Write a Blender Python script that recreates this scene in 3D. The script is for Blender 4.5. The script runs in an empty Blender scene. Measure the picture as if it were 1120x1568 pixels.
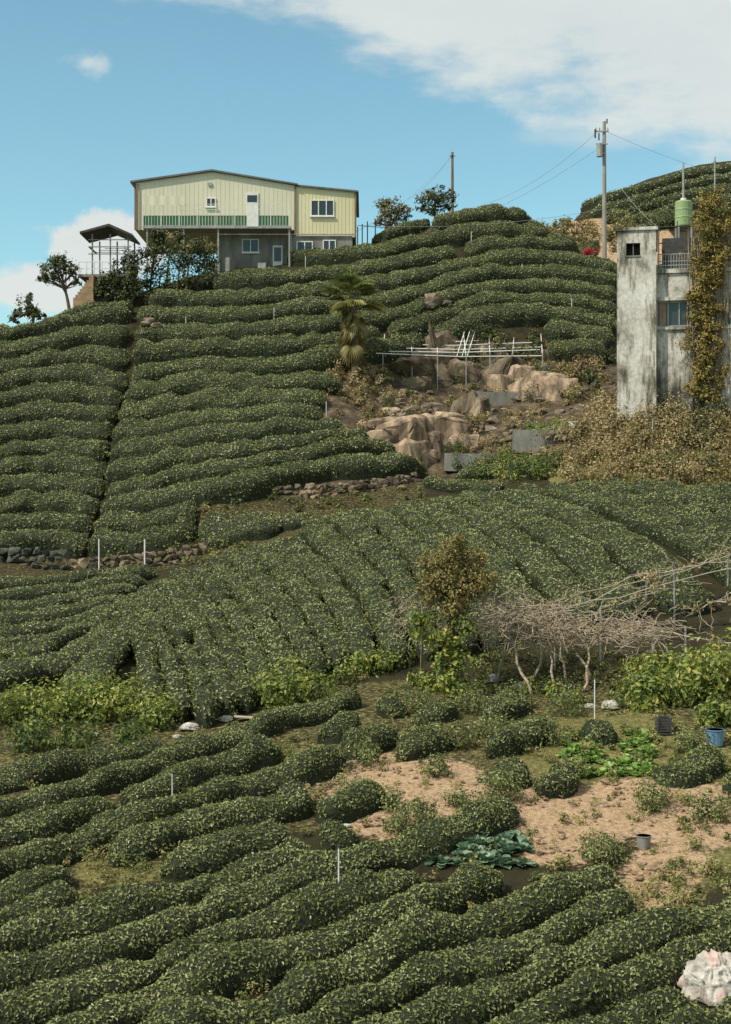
import bpy, math, numpy as np
from mathutils import Vector, Matrix
rng=np.random.default_rng(7)
F0=2178.0
def W(u,v,y): return np.array([(u-560)/F0*y, y, (784-v)/F0*y])
# ---------------- terrain ----------------
C=[(0,1568,19),(560,1568,19),(1120,1568,18.5),(560,1700,16.5),(0,1300,26),(560,1300,25),(1120,1300,24.5),
(0,1150,33),(560,1130,32),(1120,1130,30.5),(0,1050,38),(300,1080,36.5),(560,1040,38),(900,1040,37),(1120,1020,36),
(200,950,48),(0,950,48),(560,900,48),(900,880,46),(1120,890,45),
(0,885,60),(200,878,60),(350,852,60),(500,805,61),(640,775,62),(900,750,62),(1120,745,60),
(0,845,66),(128,862,65.5),(300,835,65),(0,510,88),(100,490,88),(210,482,88),(100,670,77),(-200,700,75),(-200,530,88),
(310,752,68.5),(480,745,69),(640,732,70),(310,795,65.8),(480,800,64.5),(640,768,66.5),
(400,416,94),(300,460,91),(560,380,98),(480,403,96.5),(650,350,100),(740,328,101.5),(800,342,101),(850,376,99.5),(940,408,96),
(400,570,81),(250,600,80),(560,640,75.5),(740,500,86),(940,545,84.5),(560,500,86),(740,410,94),(560,435,91.5),
(700,548,84.5),(700,612,82),(700,637,78),(600,560,83),(600,640,77.5),(650,732,73),(750,742,70),(820,660,74.5),(820,690,72.5),(820,570,82),(900,620,76),(960,618,72),(1120,605,72),(880,700,69),(1000,748,64),(1120,748,64),
(1130,262,150),(1050,274,150),(960,300,142),(890,326,135),(1000,345,125),(860,345,118),(840,390,112),(1050,420,95),(1200,268,150)]
cp=[tuple(W(*c)) for c in C]
cp+=[(-10,0,-8.6),(10,0,-8.4),(0,8,-8.2),(-60,20,-8),(60,20,-6),(-60,60,-4),(60,60,2),(-60,90,9),(60,90,14),(-60,130,0),(60,150,30),
(-20,100,11),(-28,104,9),(-12,104,16.0),(-6,104,16.2),(0,106,16.4),(-16,98,14.6),(6,112,17),(10,112,18),(14,108,17),(-12,125,8),(8,128,12),(12,150,12),(-30,150,0),(30,172,26),(24,165,28)]
cp=np.array(cp)
def phi(r2): return 0.5*r2*np.log(r2+1e-9)
n=len(cp); sc=50.
XY=cp[:,:2]/sc
d2=((XY[:,None]-XY[None])**2).sum(-1)
A=np.zeros((n+3,n+3)); A[:n,:n]=phi(d2)+np.eye(n)*2e-5
A[:n,n]=1; A[:n,n+1:]=XY; A[n,:n]=1; A[n+1:,:n]=XY.T
sol=np.linalg.solve(A,np.r_[cp[:,2],0,0,0])
st=0.4; gx=np.arange(-60,60.01,st); gy=np.arange(0,172.01,st)
GX,GY=np.meshgrid(gx,gy)
def tps(x,y):
    q=np.stack([x,y],-1).reshape(-1,2)/sc; out=np.zeros(len(q))
    for i in range(0,len(q),20000):
        p=q[i:i+20000]; r=((p[:,None]-XY[None])**2).sum(-1)
        out[i:i+20000]=phi(r)@sol[:n]+sol[n]+p@sol[n+1:]
    return out.reshape(x.shape)
HG=tps(GX,GY)
def H(x,y):
    x=np.asarray(x,float); y=np.asarray(y,float)
    fx=np.clip((x+60)/st,0,len(gx)-1.001); fy=np.clip(y/st,0,len(gy)-1.001)
    i=fx.astype(int); j=fy.astype(int); a=fx-i; b=fy-j
    return (HG[j,i]*(1-a)+HG[j,i+1]*a)*(1-b)+(HG[j+1,i]*(1-a)+HG[j+1,i+1]*a)*b
TS=np.arange(14,168,0.12)
def ray(u,v,off=0.0):
    u=np.atleast_1d(np.asarray(u,float)); v=np.atleast_1d(np.asarray(v,float)); out=np.zeros((len(u),3)); ok=np.zeros(len(u),bool)
    for s in range(0,len(u),400):
        a=((u[s:s+400]-560)/F0)[:,None]; b=((784-v[s:s+400])/F0)[:,None]
        cl=b*TS-(H(a*TS,TS+0*a)+off)
        neg=cl<0; has=neg.any(1); idx=np.where(has,neg.argmax(1),0)
        near=cl.copy(); near[:,TS<60]=99
        idx2=near.argmin(1); okk=has|(near.min(1)<0.8)
        idx=np.where(has,idx,idx2); t=TS[idx]
        x=a[:,0]*t; out[s:s+400]=np.stack([x,t,H(x,t)],-1); ok[s:s+400]=okk
    return out,ok
def G(u,v,off=0.):
    return ray([u],[v],off)[0][0]
# ---------------- noise ----------------
def _h(i,j,k):
    n=(i*374761393+j*668265263+k*2147483647*3+1013)&0xffffffff
    n=((n^(n>>13))*1274126177)&0xffffffff
    return ((n^(n>>16))&0xffff)/65535.0
def vn(P,s=1.0):
    P=np.asarray(P)*s; I=np.floor(P).astype(np.int64); f=P-I; f=f*f*(3-2*f); r=0
    for a in (0,1):
        for b in (0,1):
            for c in (0,1):
                w=(f[:,0] if a else 1-f[:,0])*(f[:,1] if b else 1-f[:,1])*(f[:,2] if c else 1-f[:,2])
                r=r+w*_h(I[:,0]+a,I[:,1]+b,I[:,2]+c)
    return r
def fbm(P,s=1.0,o=3):
    r=0;a=.5
    for i in range(o): r=r+a*vn(P+i*17.3,s*2**i); a*=.5
    return r/(1-.5**o)
# ---------------- mesh helpers ----------------
def build(name,parts,mats,parent=None):
    """parts: (V,F,matidx,tint|None,smooth)"""
    me=bpy.data.meshes.new(name)
    V=[];L=[];ls=[];lt=[];mi=[];tn=[];sm=[];vo=0;lo=0
    for p in parts:
        v,f,m=p[0],p[1],p[2]; t=p[3] if len(p)>3 else None; s=p[4] if len(p)>4 else False
        v=np.asarray(v,float).reshape(-1,3); V.append(v)
        fl=[np.asarray(f)] if isinstance(f,np.ndarray) else [np.array([q]) for q in f]
        nf=0
        for q in fl:
            k=q.shape[1]; L.append((q+vo).ravel()); ls.append(lo+np.arange(len(q))*k); lt.append(np.full(len(q),k)); lo+=q.size; nf+=len(q)
        mi.append(np.full(nf,m)); sm.append(np.full(nf,s)); tn.append(np.full(nf,.5) if t is None else np.broadcast_to(t,nf)); vo+=len(v)
    V=np.concatenate(V);L=np.concatenate(L);ls=np.concatenate(ls);lt=np.concatenate(lt)
    me.vertices.add(len(V)); me.vertices.foreach_set('co',V.ravel())
    me.loops.add(len(L)); me.loops.foreach_set('vertex_index',L.astype(np.int32))
    me.polygons.add(len(ls)); me.polygons.foreach_set('loop_start',ls.astype(np.int32)); me.polygons.foreach_set('loop_total',lt.astype(np.int32))
    me.polygons.foreach_set('material_index',np.concatenate(mi).astype(np.int32))
    me.polygons.foreach_set('use_smooth',np.concatenate(sm).astype(bool))
    me.update(calc_edges=True)
    at=me.attributes.new('tint','FLOAT','FACE'); at.data.foreach_set('value',np.concatenate(tn).astype(np.float32))
    for m in mats: me.materials.append(m)
    ob=bpy.data.objects.new(name,me); bpy.context.scene.collection.objects.link(ob)
    if parent: ob.parent=parent
    return ob
def empty(name):
    e=bpy.data.objects.new(name,None); e.empty_display_size=.3; bpy.context.scene.collection.objects.link(e); return e
BF=np.array([[0,3,2,1],[4,5,6,7],[0,1,5,4],[1,2,6,5],[2,3,7,6],[3,0,4,7]])
def box(x0,x1,y0,y1,z0,z1):
    return np.array([[x0,y0,z0],[x1,y0,z0],[x1,y1,z0],[x0,y1,z0],[x0,y0,z1],[x1,y0,z1],[x1,y1,z1],[x0,y1,z1]],float),BF
def boxes(lst):
    V=[];Fs=[]
    for i,b in enumerate(lst):
        v,f=box(*b); V.append(v); Fs.append(f+8*i)
    return np.concatenate(V),np.concatenate(Fs)
def prism(poly,y0,y1):
    k=len(poly); V=[(x,y0,z) for x,z in poly]+[(x,y1,z) for x,z in poly]
    Fs=[list(range(k)),list(range(2*k-1,k-1,-1))]+[[i,i+k,(i+1)%k+k,(i+1)%k] for i in range(k)]
    return np.array(V,float),Fs
def tube(P,R,n=6,cap=True):
    P=np.asarray(P,float); m=len(P); R=np.broadcast_to(np.asarray(R,float),m)
    T=np.gradient(P,axis=0); T/=np.linalg.norm(T,axis=1)[:,None]+1e-9
    ref=np.array([0,0,1.]) if abs(T[:,2]).mean()<.8 else np.array([1.,0,0])
    A_=np.cross(T,ref); A_/=np.linalg.norm(A_,axis=1)[:,None]+1e-9; B=np.cross(T,A_)
    th=np.arange(n)*2*math.pi/n
    V=(P[:,None]+R[:,None,None]*(np.cos(th)[None,:,None]*A_[:,None]+np.sin(th)[None,:,None]*B[:,None])).reshape(-1,3)
    i=np.arange(m-1)[:,None]*n; j=np.arange(n)[None]; j2=(j+1)%n
    Fq=np.stack([i+j,i+j2,i+n+j2,i+n+j],-1).reshape(-1,4)
    if not cap: return V,Fq
    return V,[list(q) for q in Fq]+[list(range(n))[::-1],list(range((m-1)*n,m*n))]
def merge(vf): 
    V=[];Fs=[];o=0
    for v,f in vf:
        V.append(v); f=np.asarray(f); Fs.append(f+o); o+=len(v)
    return np.concatenate(V),np.concatenate(Fs)
def unit(a): return a/(np.linalg.norm(a,axis=-1,keepdims=True)+1e-9)
def leaves(P,N,size,asp=.5,tilt=.8,r=rng):
    k=len(P); N=unit(N+r.normal(0,tilt,(k,3))); D=unit(np.cross(N,r.normal(0,1,(k,3)))); S=np.cross(N,D)
    L=size*r.uniform(.6,1.3,(k,1)); w=L*asp
    b=P-D*L*.5; t=P+D*L*.5+N*L*.05*-1; l=P-S*w*.5+N*L*.12-D*L*.05; q=P+S*w*.5+N*L*.12-D*L*.05
    V=np.stack([b,l,t,q],1).reshape(-1,3); Fq=np.arange(4*k).reshape(-1,4)
    return V,Fq
def cloud(cs,rs,nl,size,asp=.6,sub=.35,squash=1.,shell=.5,r=rng,tm=.5,ts=.25,nsub=None):
    Ps=[];Ns=[];T=[]
    for c,rad in zip(cs,rs):
        rad=np.broadcast_to(rad,3)
        K=nsub or max(4,nl//22)
        d=unit(r.normal(0,1,(K,3))); sc_=d*rad*(shell+(1-shell)*r.uniform(0,1,(K,1)))*[1,1,squash]
        per=max(1,nl//K)
        o=r.normal(0,1,(K,per,3))*sub*rad.mean()*.6*r.uniform(.5,1.3,(K,1,1))
        p=(c+sc_[:,None]+o); Ps.append(p.reshape(-1,3)); Ns.append((unit(o)*.8+d[:,None]*.6+[0,0,.5]).reshape(-1,3))
        T.append((tm+r.normal(0,ts*.6,(K,1))+r.normal(0,ts,(K,per))).ravel())
    P=np.concatenate(Ps); V,Fq=leaves(P,np.concatenate(Ns),size,asp,.5,r)
    return V,Fq,np.clip(np.concatenate(T),0,1)
# ---------------- materials ----------------
def newmat(name):
    m=bpy.data.materials.new(name); m.use_nodes=True; nt=m.node_tree; b=nt.nodes['Principled BSDF']; return m,nt,b
def ramp(nt,cols,pos=None):
    r=nt.nodes.new('ShaderNodeValToRGB'); e=r.color_ramp.elements
    k=len(cols); pos=pos or [i/(k-1) for i in range(k)]
    while len(e)<k: e.new(.5)
    for i in range(k): e[i].position=pos[i]; e[i].color=(*cols[i],1)
    return r
def coord(nt,scale=(1,1,1)):
    g=nt.nodes.new('ShaderNodeNewGeometry'); mp=nt.nodes.new('ShaderNodeMapping'); mp.inputs['Scale'].default_value=scale
    nt.links.new(g.outputs['Position'],mp.inputs[0]); return mp.outputs[0]
def noise(nt,vec,s,d=4,rough=.6):
    t=nt.nodes.new('ShaderNodeTexNoise'); t.inputs['Scale'].default_value=s; t.inputs['Detail'].default_value=d; t.inputs['Roughness'].default_value=rough
    nt.links.new(vec,t.inputs['Vector']); return t.outputs['Fac']
def leafmat(name,cols,rough=.45,trans=.2,spec=.5):
    m,nt,b=newmat(name); a=nt.nodes.new('ShaderNodeAttribute'); a.attribute_name='tint'
    big=noise(nt,coord(nt),.5,3)
    ma=nt.nodes.new('ShaderNodeMath'); ma.operation='MULTIPLY_ADD'; ma.inputs[1].default_value=.7; ma.inputs[2].default_value=-.35
    nt.links.new(big,ma.inputs[0]); ad=nt.nodes.new('ShaderNodeMath'); nt.links.new(a.outputs['Fac'],ad.inputs[0]); nt.links.new(ma.outputs[0],ad.inputs[1])
    r=ramp(nt,cols); nt.links.new(ad.outputs[0],r.inputs[0]); nt.links.new(r.outputs[0],b.inputs['Base Color'])
    b.inputs['Roughness'].default_value=rough; b.inputs['Specular IOR Level'].default_value=spec
    tr=nt.nodes.new('ShaderNodeBsdfTranslucent'); mx=nt.nodes.new('ShaderNodeMixShader'); mx.inputs[0].default_value=trans
    nt.links.new(r.outputs[0],tr.inputs[0]); nt.links.new(b.outputs[0],mx.inputs[1]); nt.links.new(tr.outputs[0],mx.inputs[2])
    nt.links.new(mx.outputs[0],nt.nodes['Material Output'].inputs[0]); return m
def surf(name,cols,scale=2,vs=(1,1,1),rough=.8,bump=.3,detail=6,pos=None,bs=None,metal=0):
    m,nt,b=newmat(name); c=coord(nt,vs); f=noise(nt,c,scale,detail); r=ramp(nt,cols,pos or [.3+.4*i/(len(cols)-1) for i in range(len(cols))])
    nt.links.new(f,r.inputs[0]); nt.links.new(r.outputs[0],b.inputs['Base Color']); b.inputs['Roughness'].default_value=rough; b.inputs['Metallic'].default_value=metal
    b.inputs['Specular IOR Level'].default_value=.3
    if bump:
        f2=noise(nt,coord(nt),bs or scale*4,5); bp=nt.nodes.new('ShaderNodeBump'); bp.inputs['Strength'].default_value=bump; bp.inputs['Distance'].default_value=.05
        nt.links.new(f2,bp.inputs['Height']); nt.links.new(bp.outputs[0],b.inputs['Normal'])
    return m
M_tea=leafmat('tea_leaf',[(.032,.044,.010),(.142,.164,.046),(.33,.345,.14)],.42,.18,.45)
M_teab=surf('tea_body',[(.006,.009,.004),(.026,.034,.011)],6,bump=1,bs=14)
M_vine=leafmat('vine_leaf',[(.05,.085,.018),(.19,.25,.045),(.46,.42,.10)],.5,.35)
M_tree=leafmat('tree_leaf',[(.02,.035,.012),(.08,.10,.03),(.17,.18,.06)],.5,.25)
M_olive=leafmat('olive_leaf',[(.07,.06,.02),(.22,.185,.055),(.40,.32,.12)],.6,.25)
M_dry=leafmat('dry_leaf',[(.10,.085,.03),(.32,.25,.12),(.54,.44,.26)],.8,.25,.2)
M_grass=leafmat('weed_leaf',[(.05,.07,.02),(.18,.19,.06),(.40,.34,.15)],.7,.25,.3)
M_veg=leafmat('vegetable_leaf',[(.07,.15,.03),(.18,.30,.055),(.36,.46,.13)],.45,.3)
M_cab=leafmat('cabbage_leaf',[(.05,.11,.06),(.12,.20,.12),(.24,.33,.2)],.5,.2)
M_red=leafmat('red_flower',[(.3,.01,.02),(.45,.03,.05),(.5,.05,.1)],.5,.2)
M_palm=leafmat('palm_leaf',[(.05,.07,.02),(.16,.19,.06),(.36,.34,.12)],.45,.2)
M_bark=surf('bark',[(.06,.045,.03),(.16,.12,.085)],5,(1,1,.3))
M_twig=surf('dry_twig',[(.16,.12,.085),(.40,.33,.24)],3,bump=0)
M_rock=surf('cliff_rock',[(.018,.016,.014),(.07,.055,.04),(.17,.13,.09),(.34,.26,.18)],.6,(1.6,1.6,.45),.9,1.0,9,bs=2.5)
M_rockt=surf('tan_rock_face',[(.035,.028,.022),(.14,.10,.07),(.30,.22,.15),(.42,.33,.24)],.8,(2.4,2.4,.3),.9,1.0,9,bs=2.5)
M_rock2=surf('rubble_stone',[(.06,.05,.04),(.18,.14,.10),(.32,.26,.20)],1.2,rough=.9,bump=.5)
M_earth=surf('earth_bank',[(.16,.11,.07),(.33,.23,.15)],1.5,rough=.95,bump=.5)
M_cream=surf('cream_cladding',[(.54,.52,.40),(.62,.60,.47)],.9,(1,1,.3),.5,0)
M_yel=surf('yellow_cladding',[(.56,.52,.33),(.63,.59,.39)],.9,(1,1,.3),.5,0)
M_roof=surf('metal_roof',[(.09,.10,.10),(.16,.16,.15)],2,rough=.5,bump=.1)
M_conc=surf('grey_concrete',[(.10,.10,.09),(.2,.19,.17),(.28,.27,.25)],1.5,(1,1,.4),.9,.2)
M_white=surf('white_paint',[(.55,.55,.53),(.72,.72,.69)],3,rough=.5,bump=0)
M_green=surf('green_panel',[(.02,.09,.05),(.035,.13,.07)],2,rough=.6,bump=0)
M_glass,_,b=newmat('window_glass'); b.inputs['Base Color'].default_value=(.03,.04,.045,1); b.inputs['Roughness'].default_value=.1
M_metal=surf('grey_metal',[(.22,.22,.21),(.38,.38,.36)],4,rough=.5,bump=0,metal=.3)
M_dark=surf('dark_metal',[(.03,.03,.03),(.07,.065,.06)],4,rough=.6,bump=0)
M_pole=surf('pole_wood',[(.14,.09,.06),(.24,.17,.12)],4,(1,1,.2),.9,.2)
M_cpole=surf('pole_concrete',[(.2,.19,.17),(.32,.3,.27)],4,(1,1,.2),.9,.1)
M_brick=surf('orange_brick',[(.22,.14,.08),(.38,.26,.16)],4,rough=.9)
M_tank=surf('tank_green',[(.20,.28,.13),(.25,.33,.17)],2,rough=.5,bump=0)
M_blue=surf('blue_plastic',[(.10,.20,.32),(.16,.28,.42)],3,rough=.5,bump=0)
M_gplas=surf('green_plastic',[(.02,.2,.12),(.04,.28,.16)],3,rough=.4,bump=0)
M_sack=surf('white_sack',[(.16,.14,.12),(.38,.35,.31),(.52,.49,.45)],4,rough=.85,bump=.5)
M_pink=surf('pink_cloth',[(.42,.30,.27),(.5,.40,.36)],6,rough=.8,bump=.2)
M_bam=surf('bamboo',[(.30,.27,.19),(.46,.42,.32)],3,rough=.6,bump=0)
def wallmat(name):
    m,nt,b=newmat(name); f=noise(nt,coord(nt,(1,1,.7)),.6,10,.68); r=ramp(nt,[(.09,.08,.07),(.28,.265,.23),(.52,.50,.46),(.64,.63,.60)],[.36,.45,.52,.64])
    f2=noise(nt,coord(nt,(2.4,2.4,.36)),1.0,9,.68); r2=ramp(nt,[(.14,.125,.10),(.55,.50,.44),(1,1,1)],[.39,.45,.505])
    f3=noise(nt,coord(nt),6,5,.6); r3=ramp(nt,[(.75,.74,.71),(1,1,1)],[.35,.6])
    mx=nt.nodes.new('ShaderNodeMix'); mx.data_type='RGBA'; mx.blend_type='MULTIPLY'; mx.inputs[0].default_value=.85
    m3_=nt.nodes.new('ShaderNodeMix'); m3_.data_type='RGBA'; m3_.blend_type='MULTIPLY'; m3_.inputs[0].default_value=1
    nt.links.new(f,r.inputs[0]); nt.links.new(f2,r2.inputs[0]); nt.links.new(f3,r3.inputs[0]); nt.links.new(r.outputs[0],mx.inputs[6]); nt.links.new(r2.outputs[0],mx.inputs[7])
    nt.links.new(mx.outputs[2],m3_.inputs[6]); nt.links.new(r3.outputs[0],m3_.inputs[7])
    nt.links.new(m3_.outputs[2],b.inputs['Base Color']); b.inputs['Roughness'].default_value=.9
    bp=nt.nodes.new('ShaderNodeBump'); bp.inputs['Strength'].default_value=.25; bp.inputs['Distance'].default_value=.05; nt.links.new(f3,bp.inputs['Height']); nt.links.new(bp.outputs[0],b.inputs['Normal'])
    return m
M_wall=wallmat('weathered_plaster')
def groundmat():
    m,nt,b=newmat('ground_soil')
    f=noise(nt,coord(nt),1.3,8,.65); fine=noise(nt,coord(nt),9,6,.7)
    base=ramp(nt,[(.014,.013,.008),(.04,.034,.018),(.035,.042,.016)],[.3,.5,.7]); nt.links.new(f,base.inputs[0])
    soil=ramp(nt,[(.20,.135,.085),(.42,.29,.18),(.56,.42,.28)],[.3,.5,.7]); nt.links.new(fine,soil.inputs[0])
    grs=ramp(nt,[(.06,.06,.022),(.16,.15,.055),(.30,.24,.12)],[.3,.5,.7]); nt.links.new(fine,grs.inputs[0])
    rk=ramp(nt,[(.02,.018,.013),(.08,.062,.04),(.22,.165,.11)],[.3,.5,.7]); nt.links.new(f,rk.inputs[0])
    cur=base.outputs[0]
    for an,col in (('grass',grs),('rock',rk),('soil',soil)):
        a=nt.nodes.new('ShaderNodeAttribute'); a.attribute_name=an
        ad=nt.nodes.new('ShaderNodeMath'); ad.operation='ADD'; nt.links.new(a.outputs['Fac'],ad.inputs[0])
        sb=nt.nodes.new('ShaderNodeMath'); sb.operation='MULTIPLY_ADD'; sb.inputs[1].default_value=1.0; sb.inputs[2].default_value=-.5; nt.links.new(fine,sb.inputs[0]); nt.links.new(sb.outputs[0],ad.inputs[1])
        rr=ramp(nt,[(0,0,0),(1,1,1)],[.4,.6]); nt.links.new(ad.outputs[0],rr.inputs[0])
        mx=nt.nodes.new('ShaderNodeMix'); mx.data_type='RGBA'; nt.links.new(rr.outputs[0],mx.inputs[0]); nt.links.new(cur,mx.inputs[6]); nt.links.new(col.outputs[0],mx.inputs[7]); cur=mx.outputs[2]
    nt.links.new(cur,b.inputs['Base Color']); b.inputs['Roughness'].default_value=.95; b.inputs['Specular IOR Level'].default_value=.1
    bp=nt.nodes.new('ShaderNodeBump'); bp.inputs['Strength'].default_value=.8; bp.inputs['Distance'].default_value=.15; nt.links.new(fine,bp.inputs['Height']); nt.links.new(bp.outputs[0],b.inputs['Normal'])
    return m
M_ground=groundmat()
def inell(u,v,E):
    r=np.zeros(np.shape(u))
    for (cu,cv,ru,rv) in E: r=np.maximum(r,1.4-np.sqrt(((u-cu)/ru)**2+((v-cv)/rv)**2))
    return np.clip(r,0,1)
SOIL=[(600,1185,75,28),(680,1210,60,42),(590,1262,50,20),(890,1250,90,42),(860,1300,55,25),(960,1215,60,20),(1060,1250,80,50),(1000,1370,40,26),(800,1215,35,22),(1020,1330,55,35),(490,1215,25,10)]
GRAS=[(180,1335,80,26),(300,1230,55,18),(270,1275,60,16),(1060,1300,90,70),(930,1150,110,45),(700,1440,25,10),(420,1160,40,10),(160,1395,60,10),(330,1500,50,25),(1000,1400,80,40),(1080,1200,80,40)]
HARD=SOIL+[(180,1335,62,18),(935,1165,75,36),(750,1318,80,32)]
ax=np.r_[-3000,-1500,-700,-350,-200,-120,-90,np.arange(-70,-32,2.),np.arange(-32,36,.4),np.arange(36,72,2.),90,130,220,400,800,1600,3000]
ay=np.r_[-2500,-1000,-400,-150,-60,-30,np.arange(-10,12,2.),np.arange(12,110,.4),np.arange(110,175,1.5),190,220,300,450,800,1600,3500]
AX,AY=np.meshgrid(ax,ay)
Z=H(np.clip(AX,-60,60),np.clip(AY,0,172))
dd=np.hypot(AX-np.clip(AX,-60,60),AY-np.clip(AY,0,172)); w=np.clip(dd/150,0,1); w=w*w*(3-2*w)
Z=Z*(1-w)+(-25)*w
PT=np.stack([AX,AY,Z],-1).reshape(-1,3)
near=(dd<1).ravel()
PT[:,2]+=np.where(near,(fbm(PT,.9,3)-.5)*.25,0)
ny,nx=AX.shape; ii=(np.arange(ny-1)[:,None]*nx+np.arange(nx-1)[None]); FQ=np.stack([ii,ii+1,ii+nx+1,ii+nx],-1).reshape(-1,4)
uu=np.where(PT[:,1]>5,PT[:,0]/np.maximum(PT[:,1],5)*F0+560,-9999); vv=784-PT[:,2]/np.maximum(PT[:,1],5)*F0
ground=build('ground',[(PT,FQ,0,None,True)],[M_ground])
fg=(PT[:,1]<36)&(PT[:,1]>12)
hz=(PT[:,1]>69)&(PT[:,1]<88)&(uu>480)&(uu<1000)&(vv>520)&(vv<760)
def setattr_(nm,val):
    a=ground.data.attributes.new(nm,'FLOAT','POINT'); a.data.foreach_set('value',val.astype(np.float32))
setattr_('soil',np.where(fg,inell(uu,vv,SOIL)*1.1,0)+np.where((PT[:,1]>104)&(PT[:,0]>12)&(PT[:,0]<24)&(PT[:,1]<124),.6,0)+np.where((PT[:,1]>60)&(PT[:,1]<72)&(uu<660)&(vv>745),.25,0)+np.where(fg,.2,0)+np.where(hz,.3,0))
setattr_('grass',np.where(fg,inell(uu,vv,GRAS),0)+np.where((PT[:,1]>62)&(PT[:,1]<80)&(uu>840),.8,0)+np.where(dd.ravel()>5,.6,0)+np.where((PT[:,1]>26)&(PT[:,1]<38),.48,0)+np.where((PT[:,1]>60)&(PT[:,1]<70)&(uu<660),.42,0))
setattr_('rock',np.where(hz,.9,0))
# ---------------- hedges ----------------
def resample(P,uv,stp):
    d=np.r_[0,np.cumsum(np.linalg.norm(np.diff(P,axis=0),axis=1))]
    k=max(3,int(d[-1]/stp)); t=np.linspace(0,d[-1],k)
    return np.stack([np.interp(t,d,P[:,i]) for i in range(3)],-1),np.stack([np.interp(t,d,uv[:,i]) for i in range(2)],-1)
def smooth(P,k=3):
    for _ in range(k):
        Q=P.copy(); Q[1:-1]=(P[:-2]+2*P[1:-1]+P[2:])/4; P=Q
    return P
PR0=np.array([(-1.0,-.25),(-1.0,.25),(-.93,.62),(-.72,.88),(-.35,1.0),(0,1.04),(.35,1.0),(.72,.88),(.93,.62),(1.0,.25),(1.0,-.25)])
PR1=np.array([(-.86,-.3),(-.97,.3),(-1.0,.68),(-.86,.92),(-.42,1.0),(0,1.03),(.42,1.0),(.86,.92),(1.0,.68),(.97,.3),(.86,-.3)])
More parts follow.
